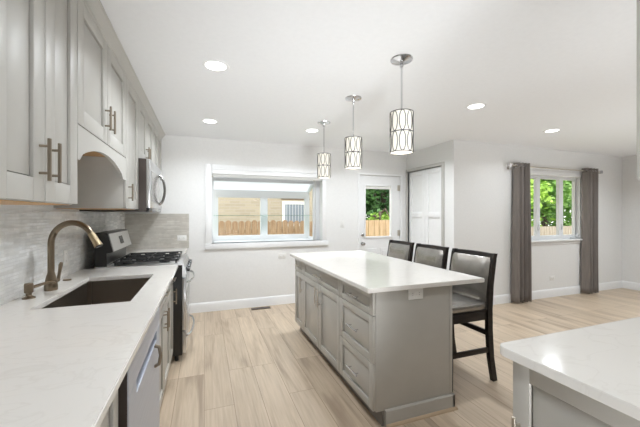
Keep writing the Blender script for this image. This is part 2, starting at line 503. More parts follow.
# pantry wall with its closet opening
PY0, PY1, PZ = 3.86, 4.72, 2.13
pw = MB()
pw.box(XP, XP + .12, YR + .13, PY0, 0, HC); pw.box(XP, XP + .12, PY1, YB, 0, HC); pw.box(XP, XP + .12, PY0, PY1, PZ, HC)
struct(pw.build('wall_pantry', M['wall'], smooth=False))
struct(wall_with_holes(YR, YR + .13, XP, XE + .15, [W2]).build('wall_dining', M['wall'], recalc=False, smooth=False))
# wall behind the right-hand counter
struct(MB().box(1.56, 1.70, -2.6, .52, 0, HC).build('wall_partition', M['wall']))

def baseboard(name, axis, a, b, face, sgn):
    prof = [(0, 0), (.016, 0), (.016, .105), (.010, .125), (.004, .135), (0, .135)]
    mb = MB()
    if axis == 'x': mb.prism([(face + sgn * p[0], p[1]) for p in prof], 'x', a, b)
    else: mb.prism([(face + sgn * p[0], p[1]) for p in prof], 'y', a, b)
    return struct(mb.build(name, M['trim']))
baseboard('baseboard_back', 'x', -.235, 2.40, YB, -1)
baseboard('baseboard_dining', 'x', XP, XE, YR, -1)
baseboard('baseboard_right', 'y', YO, YR, XE, -1)
mb = MB(); mb.box(XP - .016, XP, YR - .016, PY0 - .07, 0, .13, .004)
struct(mb.build('baseboard_pantry', M['trim']))

# ------------------------------------------------------------------ garden window (window_1)
win = struct_empty('window_1', (.94, YB, .9))
cs = MB()
cw = .09
cs.box(W1[0] - cw, W1[0], YB - .018, YB, W1[2] + .0005, W1[3] + .145, .004)
cs.box(W1[1], W1[1] + .065, YB - .018, YB, W1[2] + .0005, W1[3] + .145, .004)
cs.box(W1[0] + .0005, W1[1] - .0005, YB - .018, YB, W1[3] + .075, W1[3] + .145, .004)
cs.box(W1[0] - cw - .002, W1[1] + .10, YB - .026, YB, W1[2] - .082, W1[2], .005)
cs.build('casing', M['trim'], win)
GY = 5.20                                # glass front
fr = MB()
# liner boards of the projecting box: floor, jambs and roof slope frame
fr.box(W1[0], W1[1], YB, GY + .05, W1[2] - .03, W1[2])
fr.box(W1[0] - .02, W1[0], YB, YB + .17, W1[2], W1[3])
fr.box(W1[1] - .06, W1[1], YB + .13, YB + .17, W1[2], W1[3])
fr.box(W1[0], W1[1], YB, YB + .17, W1[3], W1[3] + .02)
# front sash frame
fr.box(.205, .868, GY, GY + .05, 1.655, 1.775); fr.box(.985, 1.63, GY, GY + .05, 1.655, 1.775)
fr.box(.205, .868, GY, GY + .05, W1[2], 1.045); fr.box(.985, 1.63, GY, GY + .05, W1[2], 1.045)
fr.box(.131, .205, GY, GY + .05, W1[2], 1.775)
fr.box(.868, .985, GY, GY + .05, W1[2], 1.775)
fr.box(1.63, 1.684, GY, GY + .05, W1[2], 1.775)
# side frames
for xa in (.10, 1.685):
    fr.box(xa, xa + .03, YB + .1901, GY + .05, W1[2], 1.01)
    fr.box(xa, xa + .03, YB + .15, YB + .19, W1[2], 1.93)
    fr.box(xa, xa + .03, GY, GY + .05, 1.011, 1.734)
    fr.prism([(GY + .05, 1.775), (GY + .05, 1.7345), (YB + .1901, 1.87), (YB + .1901, 1.935)], 'x', xa, xa + .03)
fr.box(.131, 1.684, YB + .17, YB + .23, 1.885, 1.948)
fr.build('frame', M['vinyl'], win, smooth=False)
for a, b in ((.205, .868), (.985, 1.63)):
    MB().box(a, b, GY + .02, GY + .026, 1.045, 1.655).build('pane', M['glass'], win)
MB().prism([(YB + .19, 1.01), (GY, 1.01), (GY, 1.75), (YB + .19, 1.88)], 'x', 1.697, 1.703).build('side_pane', M['glass'], win, smooth=False)
MB().prism([(YB + .19, 1.01), (GY, 1.01), (GY, 1.75), (YB + .19, 1.88)], 'x', .112, .118).build('side_pane', M['glass'], win, smooth=False)
MB().prism([(YB + .15, 1.945), (YB + .15, 1.953), (GY + .05, 1.783), (GY + .05, 1.775)], 'x', .131, 1.684).build('sloped_roof_panel', M['frosted'], win, smooth=False)
MB().box(.12, 1.69, YB + .18, GY - .02, 1.362, 1.370).build('glass_shelf', M['shelfglass'], win)
MB().box(W1[0] + .05, W1[0] + .053, YB - .004, YB - .001, 1.30, 1.96).build('blind_cord', M['trim'], win)
bl = MB(); bl.box(W1[0] + .004, W1[1] - .004, YB - .040, YB + .01, 1.962, 2.026, .006)
bl.build('blind_valance', M['trim'], win)
ss = MB()
for k in range(5): ss.box(W1[0] + .01, W1[1] - .01, YB - .026, YB + .018, 1.925 + k * .007, 1.930 + k * .007)
ss.build('raised_blind_slats', M['plastic'], win)

# ------------------------------------------------------------------ garden door (door_1)
dr = struct_empty('door_1', (2.866, YB, 0))
DY = YB + .02
GX0, GX1, GZ0, GZ1 = 2.582, 3.086, 1.004, 1.867
sl = MB()
x0, x1 = D1[0] + .022, D1[1] - .022
sl.box(x0, GX0, DY, DY + .045, .005, 2.05); sl.box(GX1, x1, DY, DY + .045, .005, 2.05)
sl.box(GX0, GX1, DY, DY + .045, GZ1, 2.05); sl.box(GX0, GX1, DY, DY + .045, .005, GZ0)
for a, b in ((2.57, 2.80), (2.87, 3.10)):
    sl.box(a, b, DY - .008, DY, .25, .80, .006); sl.box(a + .04, b - .04, DY - .013, DY, .29, .76, .006)
sl.build('slab', M['trim'], dr, smooth=False)
gb = MB(); t = .03
gb.box(GX0 - t, GX0, DY - .015, DY, GZ0 - t, GZ1 + t, .005); gb.box(GX1, GX1 + t, DY - .015, DY, GZ0 - t, GZ1 + t, .005)
gb.box(GX0, GX1, DY - .015, DY, GZ1, GZ1 + t, .005); gb.box(GX0, GX1, DY - .015, DY, GZ0 - t, GZ0, .005)
gb.build('glazing_bead', M['trim'], dr)
MB().box(GX0, GX1, DY + .02, DY + .026, GZ0, GZ1).build('pane', M['glass'], dr)
MB().box(GX0 + .005, GX1 - .005, DY + .004, DY + .016, GZ1 - .045, GZ1 - .004, .003).build('blind_headrail', M['plastic'], dr)
MB().lathe([(.030, 0), (.030, .008), (.011, .012), (.011, .034), (.024, .042), (.028, .055), (.022, .066), (.001, .069)], (2.525, DY, .885), 20, '-y').build('knob', M['chrome'], dr)
MB().lathe([(.028, 0), (.028, .010), (.020, .016), (.018, .026), (.001, .027)], (2.525, DY, 1.035), 20, '-y').build('deadbolt', M['chrome'], dr)
for z in (1.85, 1.055, .25):
    h = MB(); h.cyl((3.262, DY - .012, z - .05), (3.262, DY - .012, z + .05), .008, 10); h.box(3.222, 3.262, DY - .004, DY, z - .05, z + .05)
    h.build('hinge', M['nickel'], dr)
jb = MB()
jb.box(D1[0] - .01, x0 - .003, YB - .012, YB + .10, 0, D1[3] + .01, .003); jb.box(x1 + .003, D1[1] + .012, YB - .012, YB + .10, 0, D1[3] + .01, .003)
jb.box(x0 - .003, x1 + .003, YB - .012, YB + .10, 2.055, D1[3] + .01, .003)
jb.build('jamb', M['trim'], dr)
th_ = MB(); th_.box(D1[0], D1[1], YB, YB + .15, -.005, .005); th_.build('threshold', M['steel'], dr)

# ------------------------------------------------------------------ pantry closet doors
ft = MB()
fw = .05
ft.box(XP - .02, XP + .05, PY0 - fw, PY0, 0, PZ + fw, .003); ft.box(XP - .02, XP + .05, PY1, YB, 0, PZ + fw, .003)
ft.box(XP - .02, XP + .05, PY0, PY1, PZ, PZ + fw, .003)
struct(ft.build('trim_1', add_noise(mat('closet_frame_paint', (.5, .48, .45), .4), (.50, .485, .455), (.52, .505, .475), (9, 9, 9))))
pm = (PY0 + PY1) / 2
def leaf(n, a, b):
    e = struct_empty(f'door_{n}', (XP, (a + b) / 2, 0))
    mb = MB()
    X0, X1 = XP + .022, XP + .057
    st = .075
    mb.box(X0, X1, a, a + st, .01, PZ - .005, .002); mb.box(X0, X1, b - st, b, .01, PZ - .005, .002)
    for z0, z1 in ((.01, .14), (1.33, 1.42), (PZ - .085, PZ - .005)): mb.box(X0, X1, a + st, b - st, z0, z1, .002)
    mb.box(X0 + .014, X1 - .005, a + st, b - st, .14, PZ - .085)
    mb.build('panelled_leaf', M['trim'], e)
    return e
leaf(2, PY0 + .003, pm - .002); leaf(3, pm + .002, PY1 - .003)

# ------------------------------------------------------------------ dining window (window_2)
w2 = struct_empty('window_2', (5.45, YR, .9))
c2 = MB()
c2.box(W2[0] - .07, W2[0], YR - .018, YR, W2[2], W2[3] + .07, .004); c2.box(W2[1], W2[1] + .06, YR - .018, YR, W2[2], W2[3] + .07, .004)
c2.box(W2[0], W2[1], YR - .018, YR, W2[3], W2[3] + .07, .004)
c2.box(W2[0] - .09, W2[1] + .06, YR - .045, YR, W2[2] - .025, W2[2], .005); c2.box(W2[0] - .07, W2[1] + .06, YR - .016, YR, W2[2] - .075, W2[2] - .025, .004)
c2.build('casing', M['trim'], w2)
f2 = MB()
WY = YR + .07
zb, zt = W2[2], W2[3]
panes = [(4.74, 5.205), (5.29, 5.765), (5.865, 6.175)]
edges = [W2[0]] + [v for p in panes for v in p] + [W2[1]]
for a, b in panes:
    f2.box(a, b, WY, WY + .05, zb + .005, zb + .07); f2.box(a, b, WY, WY + .05, zt - .045, zt - .001)
for i in range(0, len(edges), 2):
    f2.box(edges[i] + (.021 if i == 0 else 0), edges[i + 1] - (.021 if i == 6 else 0), WY, WY + .05, zb + .005, zt - .001)
f2.box(W2[0], W2[1], YR + .005, YR + .13, zb - .02, zb + .004); f2.box(W2[0] - .002, W2[0] + .02, YR + .005, YR + .13, zb + .0045, zt); f2.box(W2[1] - .02, W2[1] + .002, YR + .005, YR + .13, zb + .0045, zt)
f2.build('frame', M['vinyl'], w2)
for a, b in panes:
    MB().box(a, b, WY + .02, WY + .026, zb + .07, zt - .045).build('pane', M['glass'], w2)
cr = MB(); cr.box(6.04, 6.16, WY - .03, WY, zb + .012, zb + .035, .006); cr.tube([(6.13, WY - .02, zb + .03), (6.13, WY - .05, zb + .05), (6.17, WY - .05, zb + .09)], .008, 8)
cr.build('crank', M['vinyl'], w2)
for x_ in (5.247, 5.815):
    lk = MB(); lk.box(x_ - .008, x_ + .008, WY - .022, WY, 1.12, 1.22, .004); lk.build('latch', M['vinyl'], w2)

# ------------------------------------------------------------------ cabinetry helpers
def fbox(mb, fx, sg, u0, u1, w0, w1, z0, z1, bev=0.0):
    mb.box(fx + sg * w0, fx + sg * w1, u0, u1, z0, z1, bev)

def shaker(name, parent, fx, sg, u0, u1, z0, z1, mt, rail=.060, t=.021):
    mb = MB(); g = .0024
    u0 += g; u1 -= g; z0 += g; z1 -= g
    fbox(mb, fx, sg, u0, u0 + rail, 0, t, z0, z1, .0015); fbox(mb, fx, sg, u1 - rail, u1, 0, t, z0, z1, .0015)
    fbox(mb, fx, sg, u0 + rail, u1 - rail, 0, t, z0, z0 + rail, .0015); fbox(mb, fx, sg, u0 + rail, u1 - rail, 0, t, z1 - rail, z1, .0015)
    fbox(mb, fx, sg, u0 + rail - .002, u1 - rail + .002, 0, .003, z0 + rail - .002, z1 - rail + .002)
    q = .006
    fbox(mb, fx, sg, u0 + rail + q, u1 - rail - q, .002, t - .010, z0 + rail + q, z1 - rail - q, .001)
    return mb.build(name, mt, parent)

def slabfront(name, parent, fx, sg, u0, u1, z0, z1, mt, t=.021):
    mb = MB(); fbox(mb, fx, sg, u0 + .002, u1 - .002, 0, t, z0 + .002, z1 - .002, .0015)
    return mb.build(name, mt, parent)

def pull(parent, fx, sg, u, z, ln, vertical, mt, t=.021, r=.0062, off=.029):
    mb = MB()
    xo = fx + sg * (t + off)
    x0 = fx + sg * t
    q = ln * .32
    if vertical:
        mb.cyl((xo, u, z - ln / 2), (xo, u, z + ln / 2), r, 10)
        for s in (-q, q): mb.cyl((x0, u, z + s), (xo, u, z + s), r * .8, 8)
    else:
        mb.cyl((xo, u - ln / 2, z), (xo, u + ln / 2, z), r, 10)
        for s in (-q, q): mb.cyl((x0, u + s, z), (xo, u + s, z), r * .8, 8)
    return mb.build('handle', mt, parent)

def carcass(parent, fx, sg, back, u0, u1, z0, z1, mt, name='body'):
    mb = MB(); mb.box(fx, back, u0 + .0008, u1 - .0008, z0, z1, .001)
    return mb.build(name, mt, parent)

# ------------------------------------------------------------------ upper cabinets on the left wall
UF = -.545 - .021        # carcass front; door faces stand at -.545
UB = XL + .001
UZ0, UZ1 = 1.425, 2.415
UG = 'grey upper wall cabinets'
# near tall cabinet
c = thing('wall_cabinet', (UF, 1.42, UZ0), 'tall two-door grey upper cabinet nearest the camera, left of the arched valance', 'cabinet', UG)
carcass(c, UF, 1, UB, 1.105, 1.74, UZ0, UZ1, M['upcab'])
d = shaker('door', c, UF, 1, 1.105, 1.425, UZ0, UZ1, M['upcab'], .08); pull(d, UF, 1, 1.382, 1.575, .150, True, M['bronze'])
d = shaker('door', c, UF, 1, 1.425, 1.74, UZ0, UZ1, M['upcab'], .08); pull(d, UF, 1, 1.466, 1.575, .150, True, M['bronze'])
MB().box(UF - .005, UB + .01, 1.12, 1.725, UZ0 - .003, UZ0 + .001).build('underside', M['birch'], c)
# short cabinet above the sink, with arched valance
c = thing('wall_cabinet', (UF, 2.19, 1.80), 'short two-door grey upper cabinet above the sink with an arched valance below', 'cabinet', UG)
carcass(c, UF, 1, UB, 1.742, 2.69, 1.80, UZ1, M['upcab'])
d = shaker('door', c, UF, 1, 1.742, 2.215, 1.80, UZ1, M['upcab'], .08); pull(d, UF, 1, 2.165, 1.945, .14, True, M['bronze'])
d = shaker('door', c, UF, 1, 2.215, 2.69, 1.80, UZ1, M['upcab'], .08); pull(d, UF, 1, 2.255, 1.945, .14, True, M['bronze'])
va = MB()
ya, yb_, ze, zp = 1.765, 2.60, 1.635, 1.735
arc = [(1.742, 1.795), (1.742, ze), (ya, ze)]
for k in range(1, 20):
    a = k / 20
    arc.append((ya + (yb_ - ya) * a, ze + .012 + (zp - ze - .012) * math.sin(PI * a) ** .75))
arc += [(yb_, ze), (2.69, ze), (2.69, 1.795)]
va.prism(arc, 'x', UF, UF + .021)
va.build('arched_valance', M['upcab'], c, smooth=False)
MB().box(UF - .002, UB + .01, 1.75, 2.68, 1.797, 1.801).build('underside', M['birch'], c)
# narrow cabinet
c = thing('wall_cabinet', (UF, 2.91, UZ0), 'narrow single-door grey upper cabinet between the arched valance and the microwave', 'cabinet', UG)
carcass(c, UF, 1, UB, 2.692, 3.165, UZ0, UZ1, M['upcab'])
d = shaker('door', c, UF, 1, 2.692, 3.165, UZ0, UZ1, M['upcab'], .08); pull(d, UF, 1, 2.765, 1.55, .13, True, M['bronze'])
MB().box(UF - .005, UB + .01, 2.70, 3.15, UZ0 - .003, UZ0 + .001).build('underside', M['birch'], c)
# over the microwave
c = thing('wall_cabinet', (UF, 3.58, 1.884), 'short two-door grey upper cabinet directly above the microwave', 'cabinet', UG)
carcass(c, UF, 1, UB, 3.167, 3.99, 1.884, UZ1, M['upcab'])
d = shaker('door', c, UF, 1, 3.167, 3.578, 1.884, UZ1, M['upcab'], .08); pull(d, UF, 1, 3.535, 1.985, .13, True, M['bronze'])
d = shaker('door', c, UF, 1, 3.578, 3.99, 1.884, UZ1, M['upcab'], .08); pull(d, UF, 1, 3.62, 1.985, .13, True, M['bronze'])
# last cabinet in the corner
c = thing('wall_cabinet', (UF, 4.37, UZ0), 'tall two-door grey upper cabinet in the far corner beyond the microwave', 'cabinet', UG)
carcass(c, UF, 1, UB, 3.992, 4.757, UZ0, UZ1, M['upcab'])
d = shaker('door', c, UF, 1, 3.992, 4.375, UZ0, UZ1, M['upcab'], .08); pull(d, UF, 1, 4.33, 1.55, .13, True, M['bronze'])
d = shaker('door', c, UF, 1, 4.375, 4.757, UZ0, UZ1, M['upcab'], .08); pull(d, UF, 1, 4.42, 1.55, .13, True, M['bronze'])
# crown
crn = MB()
xf = UF + .021
crn.prism([(xf - .03, UZ1 - .012), (xf + .002, UZ1 - .012), (xf + .006, UZ1 + .004), (xf + .022, UZ1 + .016), (xf + .034, UZ1 + .034), (xf + .040, UZ1 + .043), (xf + .048, UZ1 + .046), (xf + .048, HC - .001), (xf - .03, HC - .001)], 'y', 1.105, YB - .001)
struct(crn.build('trim_2', M['upcab']))

# ------------------------------------------------------------------ left run: base cabinets, dishwasher
BF = -.27 - .021
BB = XL + .02
def base_body(parent, y0, y1, toe=True):
    mb = MB()
    mb.box(BF, BB, y0 + .001, y1 - .001, .10, .884)
    mb.box(BF - .05, BB, y0 + .001, y1 - .001, .0, .10)
    mb.build('body', M['cab'], parent, smooth=False)
BG = 'grey base cabinets under the left counter'
c = thing('base_cabinet', (BF, .75, 0), 'grey base cabinet nearest the camera, left of the dishwasher', 'cabinet', BG)
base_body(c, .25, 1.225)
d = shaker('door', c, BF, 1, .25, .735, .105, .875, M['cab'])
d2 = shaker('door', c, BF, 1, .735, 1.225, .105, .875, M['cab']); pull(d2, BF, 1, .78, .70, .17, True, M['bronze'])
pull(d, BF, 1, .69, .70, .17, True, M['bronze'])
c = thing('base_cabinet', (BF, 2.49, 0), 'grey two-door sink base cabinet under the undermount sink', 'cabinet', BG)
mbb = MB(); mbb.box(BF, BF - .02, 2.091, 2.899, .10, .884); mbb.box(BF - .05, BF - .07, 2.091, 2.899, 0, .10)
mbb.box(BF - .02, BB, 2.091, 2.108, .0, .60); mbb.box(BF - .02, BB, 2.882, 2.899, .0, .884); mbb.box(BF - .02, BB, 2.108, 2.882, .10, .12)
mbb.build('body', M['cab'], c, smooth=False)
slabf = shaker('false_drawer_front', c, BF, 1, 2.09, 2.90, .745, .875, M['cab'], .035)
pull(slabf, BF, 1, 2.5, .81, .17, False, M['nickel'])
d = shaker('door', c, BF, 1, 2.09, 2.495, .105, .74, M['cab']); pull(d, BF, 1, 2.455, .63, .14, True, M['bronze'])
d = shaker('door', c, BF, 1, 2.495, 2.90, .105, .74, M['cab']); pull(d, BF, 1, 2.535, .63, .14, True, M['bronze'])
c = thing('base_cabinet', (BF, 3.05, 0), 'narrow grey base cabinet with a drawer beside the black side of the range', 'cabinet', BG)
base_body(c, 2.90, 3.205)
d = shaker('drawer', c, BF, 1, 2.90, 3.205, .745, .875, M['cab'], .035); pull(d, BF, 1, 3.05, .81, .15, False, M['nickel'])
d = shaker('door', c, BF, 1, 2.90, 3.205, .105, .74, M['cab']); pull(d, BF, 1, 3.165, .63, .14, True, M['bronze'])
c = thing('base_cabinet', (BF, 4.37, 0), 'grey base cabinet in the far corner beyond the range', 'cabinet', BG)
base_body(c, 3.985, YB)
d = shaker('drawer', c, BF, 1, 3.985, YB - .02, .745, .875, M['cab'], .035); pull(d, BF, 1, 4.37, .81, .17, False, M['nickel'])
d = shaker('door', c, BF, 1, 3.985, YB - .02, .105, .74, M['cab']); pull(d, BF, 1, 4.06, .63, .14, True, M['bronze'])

# dishwasher
DW0, DW1, DX = 1.262, 2.075, -.248
c = thing('dishwasher', (BF, 1.67, 0), 'silver dishwasher with a recessed grip under the left counter, beside the sink base', 'dishwasher')
mb = MB(); mb.box(BF - .02, BB + .06, DW0 + .01, 1.90, .09, .875); mb.box(BF - .02, BB + .06, 1.90, DW1 - .01, .09, .64); mb.box(BF - .06, BB + .06, DW0 + .01, DW1 - .01, 0.0, .09)
mb.build('tub', M['mwside'], c, smooth=False)
pk0, pk1, pz0, pz1 = 1.40, 1.955, .683, .735
mb = MB()
mb.box(DX, BF - .015, DW0, DW1, .11, pz0, .003); mb.box(DX, BF - .015, DW0, DW1, pz1, .872, .003)
mb.box(DX, BF - .015, DW0, pk0, pz0, pz1); mb.box(DX, BF - .015, pk1, DW1, pz0, pz1); mb.box(BF - .005, BF - .015, pk0, pk1, pz0, pz1)
mb.build('front_panel', M['dwsteel'], c, smooth=False)
mb = MB(); mb.box(DX - .004, BF - .019, DW0 - .004, DW0 + .001, .11, .87); mb.build('door_edge', M['mwside'], c)
mb = MB(); mb.tube([(DX, 1.87, .575), (DX + .022, 1.87, .585), (DX + .03, 1.87, .63), (DX + .022, 1.87, .675), (DX, 1.87, .685)], .009, 10)
mb.build('handle', M['bronze'], c)

# ------------------------------------------------------------------ left counters with undermount sink
SK = (-.80, -.375, 1.94, 2.77)
CE, CT, CB = -.227, .915, .885
def slab(xs, ys, hole=None, z0=CB, z1=CT):
    mb = MB()
    n, k = len(xs), len(ys)
    bm = bmesh.new()
    top = [[bm.verts.new((x, y, z1)) for y in ys] for x in xs]
    bot = [[bm.verts.new((x, y, z0)) for y in ys] for x in xs]
    cell = lambda i, j: 0 <= i < n - 1 and 0 <= j < k - 1 and (i, j) != hole
    for i in range(n - 1):
        for j in range(k - 1):
            if not cell(i, j): continue
            bm.faces.new((top[i][j], top[i + 1][j], top[i + 1][j + 1], top[i][j + 1]))
            bm.faces.new((bot[i][j], bot[i][j + 1], bot[i + 1][j + 1], bot[i + 1][j]))
            if not cell(i - 1, j): bm.faces.new((top[i][j], top[i][j + 1], bot[i][j + 1], bot[i][j]))
            if not cell(i + 1, j): bm.faces.new((top[i + 1][j + 1], top[i + 1][j], bot[i + 1][j], bot[i + 1][j + 1]))
            if not cell(i, j - 1): bm.faces.new((top[i + 1][j], top[i][j], bot[i][j], bot[i + 1][j]))
            if not cell(i, j + 1): bm.faces.new((top[i][j + 1], top[i + 1][j + 1], bot[i + 1][j + 1], bot[i][j + 1]))
    bmesh.ops.recalc_face_normals(bm, faces=bm.faces[:])
    eg = [e for e in bm.edges if len(e.link_faces) == 2 and e.calc_face_angle(0) > .5]
    bmesh.ops.bevel(bm, geom=eg, offset=.004, segments=2, affect='EDGES')
    mb._merge(bm)
    return mb
o = slab([XL + .002, SK[0], SK[1], CE], [.2, SK[2], SK[3], 3.212], (1, 1)).build('countertop', M['quartz'])
tag(o, 'long white quartz countertop on the left with the sink cut into it', 'countertop')
o = slab([XL + .002, CE], [3.978, YB - .002]).build('countertop', M['quartz'])
tag(o, 'short white quartz countertop in the far corner beyond the range', 'countertop')

# sink
c = thing('sink', (-.59, 2.355, CB), 'rectangular dark steel undermount sink in the left counter', 'sink')
def basin(x0, x1, y0, y1, zt, zb, th=.004):
    mb = MB()
    bm = bmesh.new()
    def ring(x0, x1, y0, y1, z): return [bm.verts.new(p) for p in ((x0, y0, z), (x1, y0, z), (x1, y1, z), (x0, y1, z))]
    a = ring(x0 - .02, x1 + .02, y0 - .02, y1 + .02, zt); b = ring(x0, x1, y0, y1, zt); c_ = ring(x0, x1, y0, y1, zb)
    d_ = ring(x0 - th, x1 + th, y0 - th, y1 + th, zb - th); e_ = ring(x0 - th, x1 + th, y0 - th, y1 + th, zt - th); f_ = ring(x0 - .02, x1 + .02, y0 - .02, y1 + .02, zt - th)
    for p, q in ((a, b), (b, c_), (d_, e_), (e_, f_), (f_, a)):
        for i in range(4):
            j = (i + 1) % 4
            bm.faces.new((p[i], p[j], q[j], q[i]))
    bm.faces.new(c_); bm.faces.new(d_[::-1])
    bmesh.ops.recalc_face_normals(bm, faces=bm.faces[:])
    eg = [e for e in bm.edges if all(v in set(b + c_) for v in e.verts) and not all(v in set(b) for v in e.verts)]
    bmesh.ops.bevel(bm, geom=eg, offset=.022, segments=4, affect='EDGES')
    mb._merge(bm)
    return mb
basin(SK[0] - .004, SK[1] + .004, SK[2] - .004, SK[3] + .004, CB - .001, .655).build('basin', M['sink'], c)
MB().lathe([(.045, 0), (.045, .004), (.030, .005), (.026, .001), (.001, .001)], (-.60, 2.36, .6545), 20).build('drain', M['steel'], c)

# faucet
FX, FY = -.885, 2.39
c = thing('faucet', (FX, FY, CT), 'brushed bronze gooseneck pull-down faucet behind the sink', 'faucet')
MB().lathe([(.032, 0), (.034, .004), (.034, .03), (.031, .05), (.024, .085), (.0185, .105), (.0185, .11)], (FX, FY, CT + .0005), 24).build('body', M['faucet'], c)
dx, dy = .245, -.082
dl = math.hypot(dx, dy); ux, uy = dx / dl, dy / dl
R_ = dl / 2
pts = [(FX, FY, CT + .10), (FX, FY, CT + .20), (FX, FY, 1.20)]
for k in range(1, 15):
    a = PI - (PI * .86) * k / 14
    pts.append((FX + ux * (R_ + R_ * math.cos(a)), FY + uy * (R_ + R_ * math.cos(a)), 1.20 + R_ * math.sin(a)))
MB().tube(pts, .0175, 14).build('gooseneck', M['faucet'], c)
p1 = Vector(pts[-1]); dv = (p1 - Vector(pts[-2])).normalized()
hd = MB().tube([p1 - dv * .01, p1 + dv * .004, p1 + dv * .045, p1 + dv * .080], [.019, .0195, .021, .025], 16).build('spray_head', M['sprayhead'], c)
hd['label'] = 'lighter flared spray head'
MB().tube([p1 + dv * .080, p1 + dv * .085], [.022, .021], 16).build('nozzle', M['black'], hd)
lv = MB(); lv.tube([(FX + .01, FY + .02, CT + .05), (FX + .02, FY + .045, CT + .055)], .013, 12)
lv.tube([(FX + .02, FY + .045, CT + .05), (FX + .022, FY + .055, CT + .09), (FX + .026, FY + .065, CT + .145), (FX + .028, FY + .07, CT + .16)], [.009, .0085, .011, .008], 10)
lv.build('lever', M['faucet'], c)
SX, SY = -.915, 2.20
c = thing('soap_dispenser', (SX, SY, CT), 'bronze soap dispenser pump on the counter left of the faucet', 'soap dispenser')
MB().lathe([(.030, 0), (.028, .006), (.018, .010), (.013, .016), (.013, .028), (.020, .032), (.021, .075), (.018, .083), (.001, .086)], (SX, SY, CT + .0005), 20).build('pump', M['faucet'], c)
MB().tube([(SX + .012, SY + .012, CT + .058), (SX + .06, SY + .055, CT + .072), (SX + .09, SY + .085, CT + .076), (SX + .097, SY + .092, CT + .066)], [.009, .007, .0065, .006], 10).build('spout', M['faucet'], c)
o = MB().lathe([(.026, 0), (.026, .004), (.021, .008), (.001, .009)], (-.915, 2.72, CT + .0005), 20).build('sink_hole_cover', M['faucet'])
tag(o, 'small round bronze hole cover on the counter right of the faucet', 'hole cover')

# backsplashes
o = MB().box(XL + .0005, XL + .011, .2, YB - .012, CT + .0005, 1.403).build('backsplash', M['mosaic'], smooth=False)
tag(o, 'white and grey linear glass mosaic backsplash along the left wall', 'backsplash')
o = MB().box(XL + .012, -.200, YB - .011, YB - .0005, CT + .0005, 1.392).build('backsplash', M['mosaicback'], smooth=False)
tag(o, 'beige linear stone mosaic backsplash on the back wall beside the range corner', 'backsplash')

# ------------------------------------------------------------------ outlets and switches
def outlet(loc, axis, label, group='wall outlets and switches', wide=.075, tall=.118, horiz=False, kind='outlet'):
    """axis: outward direction '+x', '-y'."""
    x, y, z = loc
    c = thing('light_switch' if kind == 'switch' else 'outlet', loc, label, 'light switch' if kind == 'switch' else 'outlet', group)
    if horiz: wide, tall = tall, wide
    pl = MB()
    def bx(mb, u0, u1, z0, z1, d0, d1, bev=0):
        if axis == '+x': mb.box(x + d0, x + d1, y + u0, y + u1, z + z0, z + z1, bev)
        else: mb.box(x + u0, x + u1, y - d1, y - d0, z + z0, z + z1, bev)
    bx(pl, -wide / 2, wide / 2, -tall / 2, tall / 2, 0, .006, .0025)
    pl.build('cover_plate', M['plastic'], c)
    if kind == 'switch':
        rc = MB(); bx(rc, -.017, .017, -.033, .033, .006, .010, .002); rc.build('rocker', M['plastic'], c)
        return c
    for s in (-1, 1):
        a, b = (s * .027, 0) if horiz else (0, s * .027)
        rc = MB(); bx(rc, a - .016, a + .016, b - .014, b + .014, .006, .008, .002)
        f = rc.build('socket', M['plastic'], c)
        for q in (-1, 1):
            sl_ = MB()
            if horiz: bx(sl_, a - .006, a + .004, b + q * .006 - .001, b + q * .006 + .001, .0078, .0084)
            else: bx(sl_, a + q * .006 - .001, a + q * .006 + .001, b - .004, b + .006, .0078, .0084)
            sl_.build('slot', M['slot'], f)
    return c
outlet((1.124, YB, .742), '-y', 'white outlet low on the back wall below the garden window', horiz=True)
outlet((2.136, YB, 1.225), '-y', 'white light switch on the back wall left of the glass door', kind='switch')
outlet((-.29, YB - .011, 1.056), '-y', 'white outlet on the beige back wall backsplash', horiz=True)
outlet((XL + .011, 2.86, 1.06), '+x', 'white outlet on the glass mosaic backsplash behind the faucet')
outlet((5.478, YR, .316), '-y', 'white outlet low on the dining wall below the curtained window', horiz=True)

# ------------------------------------------------------------------ range
R0, R1 = 3.218, 3.972
RX = -.195
c = thing('gas_range', (-.58, 3.595, 0), 'stainless gas range with black sides and black grates, in the left counter run', 'range')
mb = MB(); mb.box(RX, -.89, R0, R1, .06, .905, .003); mb.build('black_case', M['black'], c)
mb = MB(); mb.box(RX, -.89, R0, R1, .905, .925, .004); mb.build('cooktop', M['steel'], c)
for y_ in (R0 + .05, R1 - .05):
    for x_ in (RX - .05, XL + .1): MB().cyl((x_, y_, 0), (x_, y_, .062), .018, 10).build('foot', M['black'], c)
# oven door, drawer, control fascia
fa = MB(); fa.prism([(RX, .925), (RX + .012, .925), (RX + .04, .84), (RX + .04, .79), (RX, .79)], 'y', R0 + .003, R1 - .003); fa.build('control_fascia', M['steel'], c, smooth=False)
od = MB(); od.box(RX, RX + .035, R0 + .004, R1 - .004, .29, .78, .006); od = od.build('oven_door', M['steel'], c)
MB().box(RX + .035, RX + .037, R0 + .12, R1 - .12, .40, .64).build('oven_glass', M['darkglass'], od)
def bow(y0, y1, x, z, out, r=.010):
    pts = []
    for k in range(13):
        a = k / 12
        pts.append((x + out * math.sin(PI * a) ** .45, y0 + (y1 - y0) * a, z))
    return MB().tube(pts, r, 10)
bow(R0 + .05, R1 - .05, RX + .034, .735, .058).build('handle', M['chrome'], od)
dwr = MB(); dwr.box(RX, RX + .033, R0 + .004, R1 - .004, .075, .28, .006); dwr = dwr.build('warming_drawer', M['steel'], c)
bow(R0 + .05, R1 - .05, RX + .032, .225, .058).build('handle', M['chrome'], dwr)
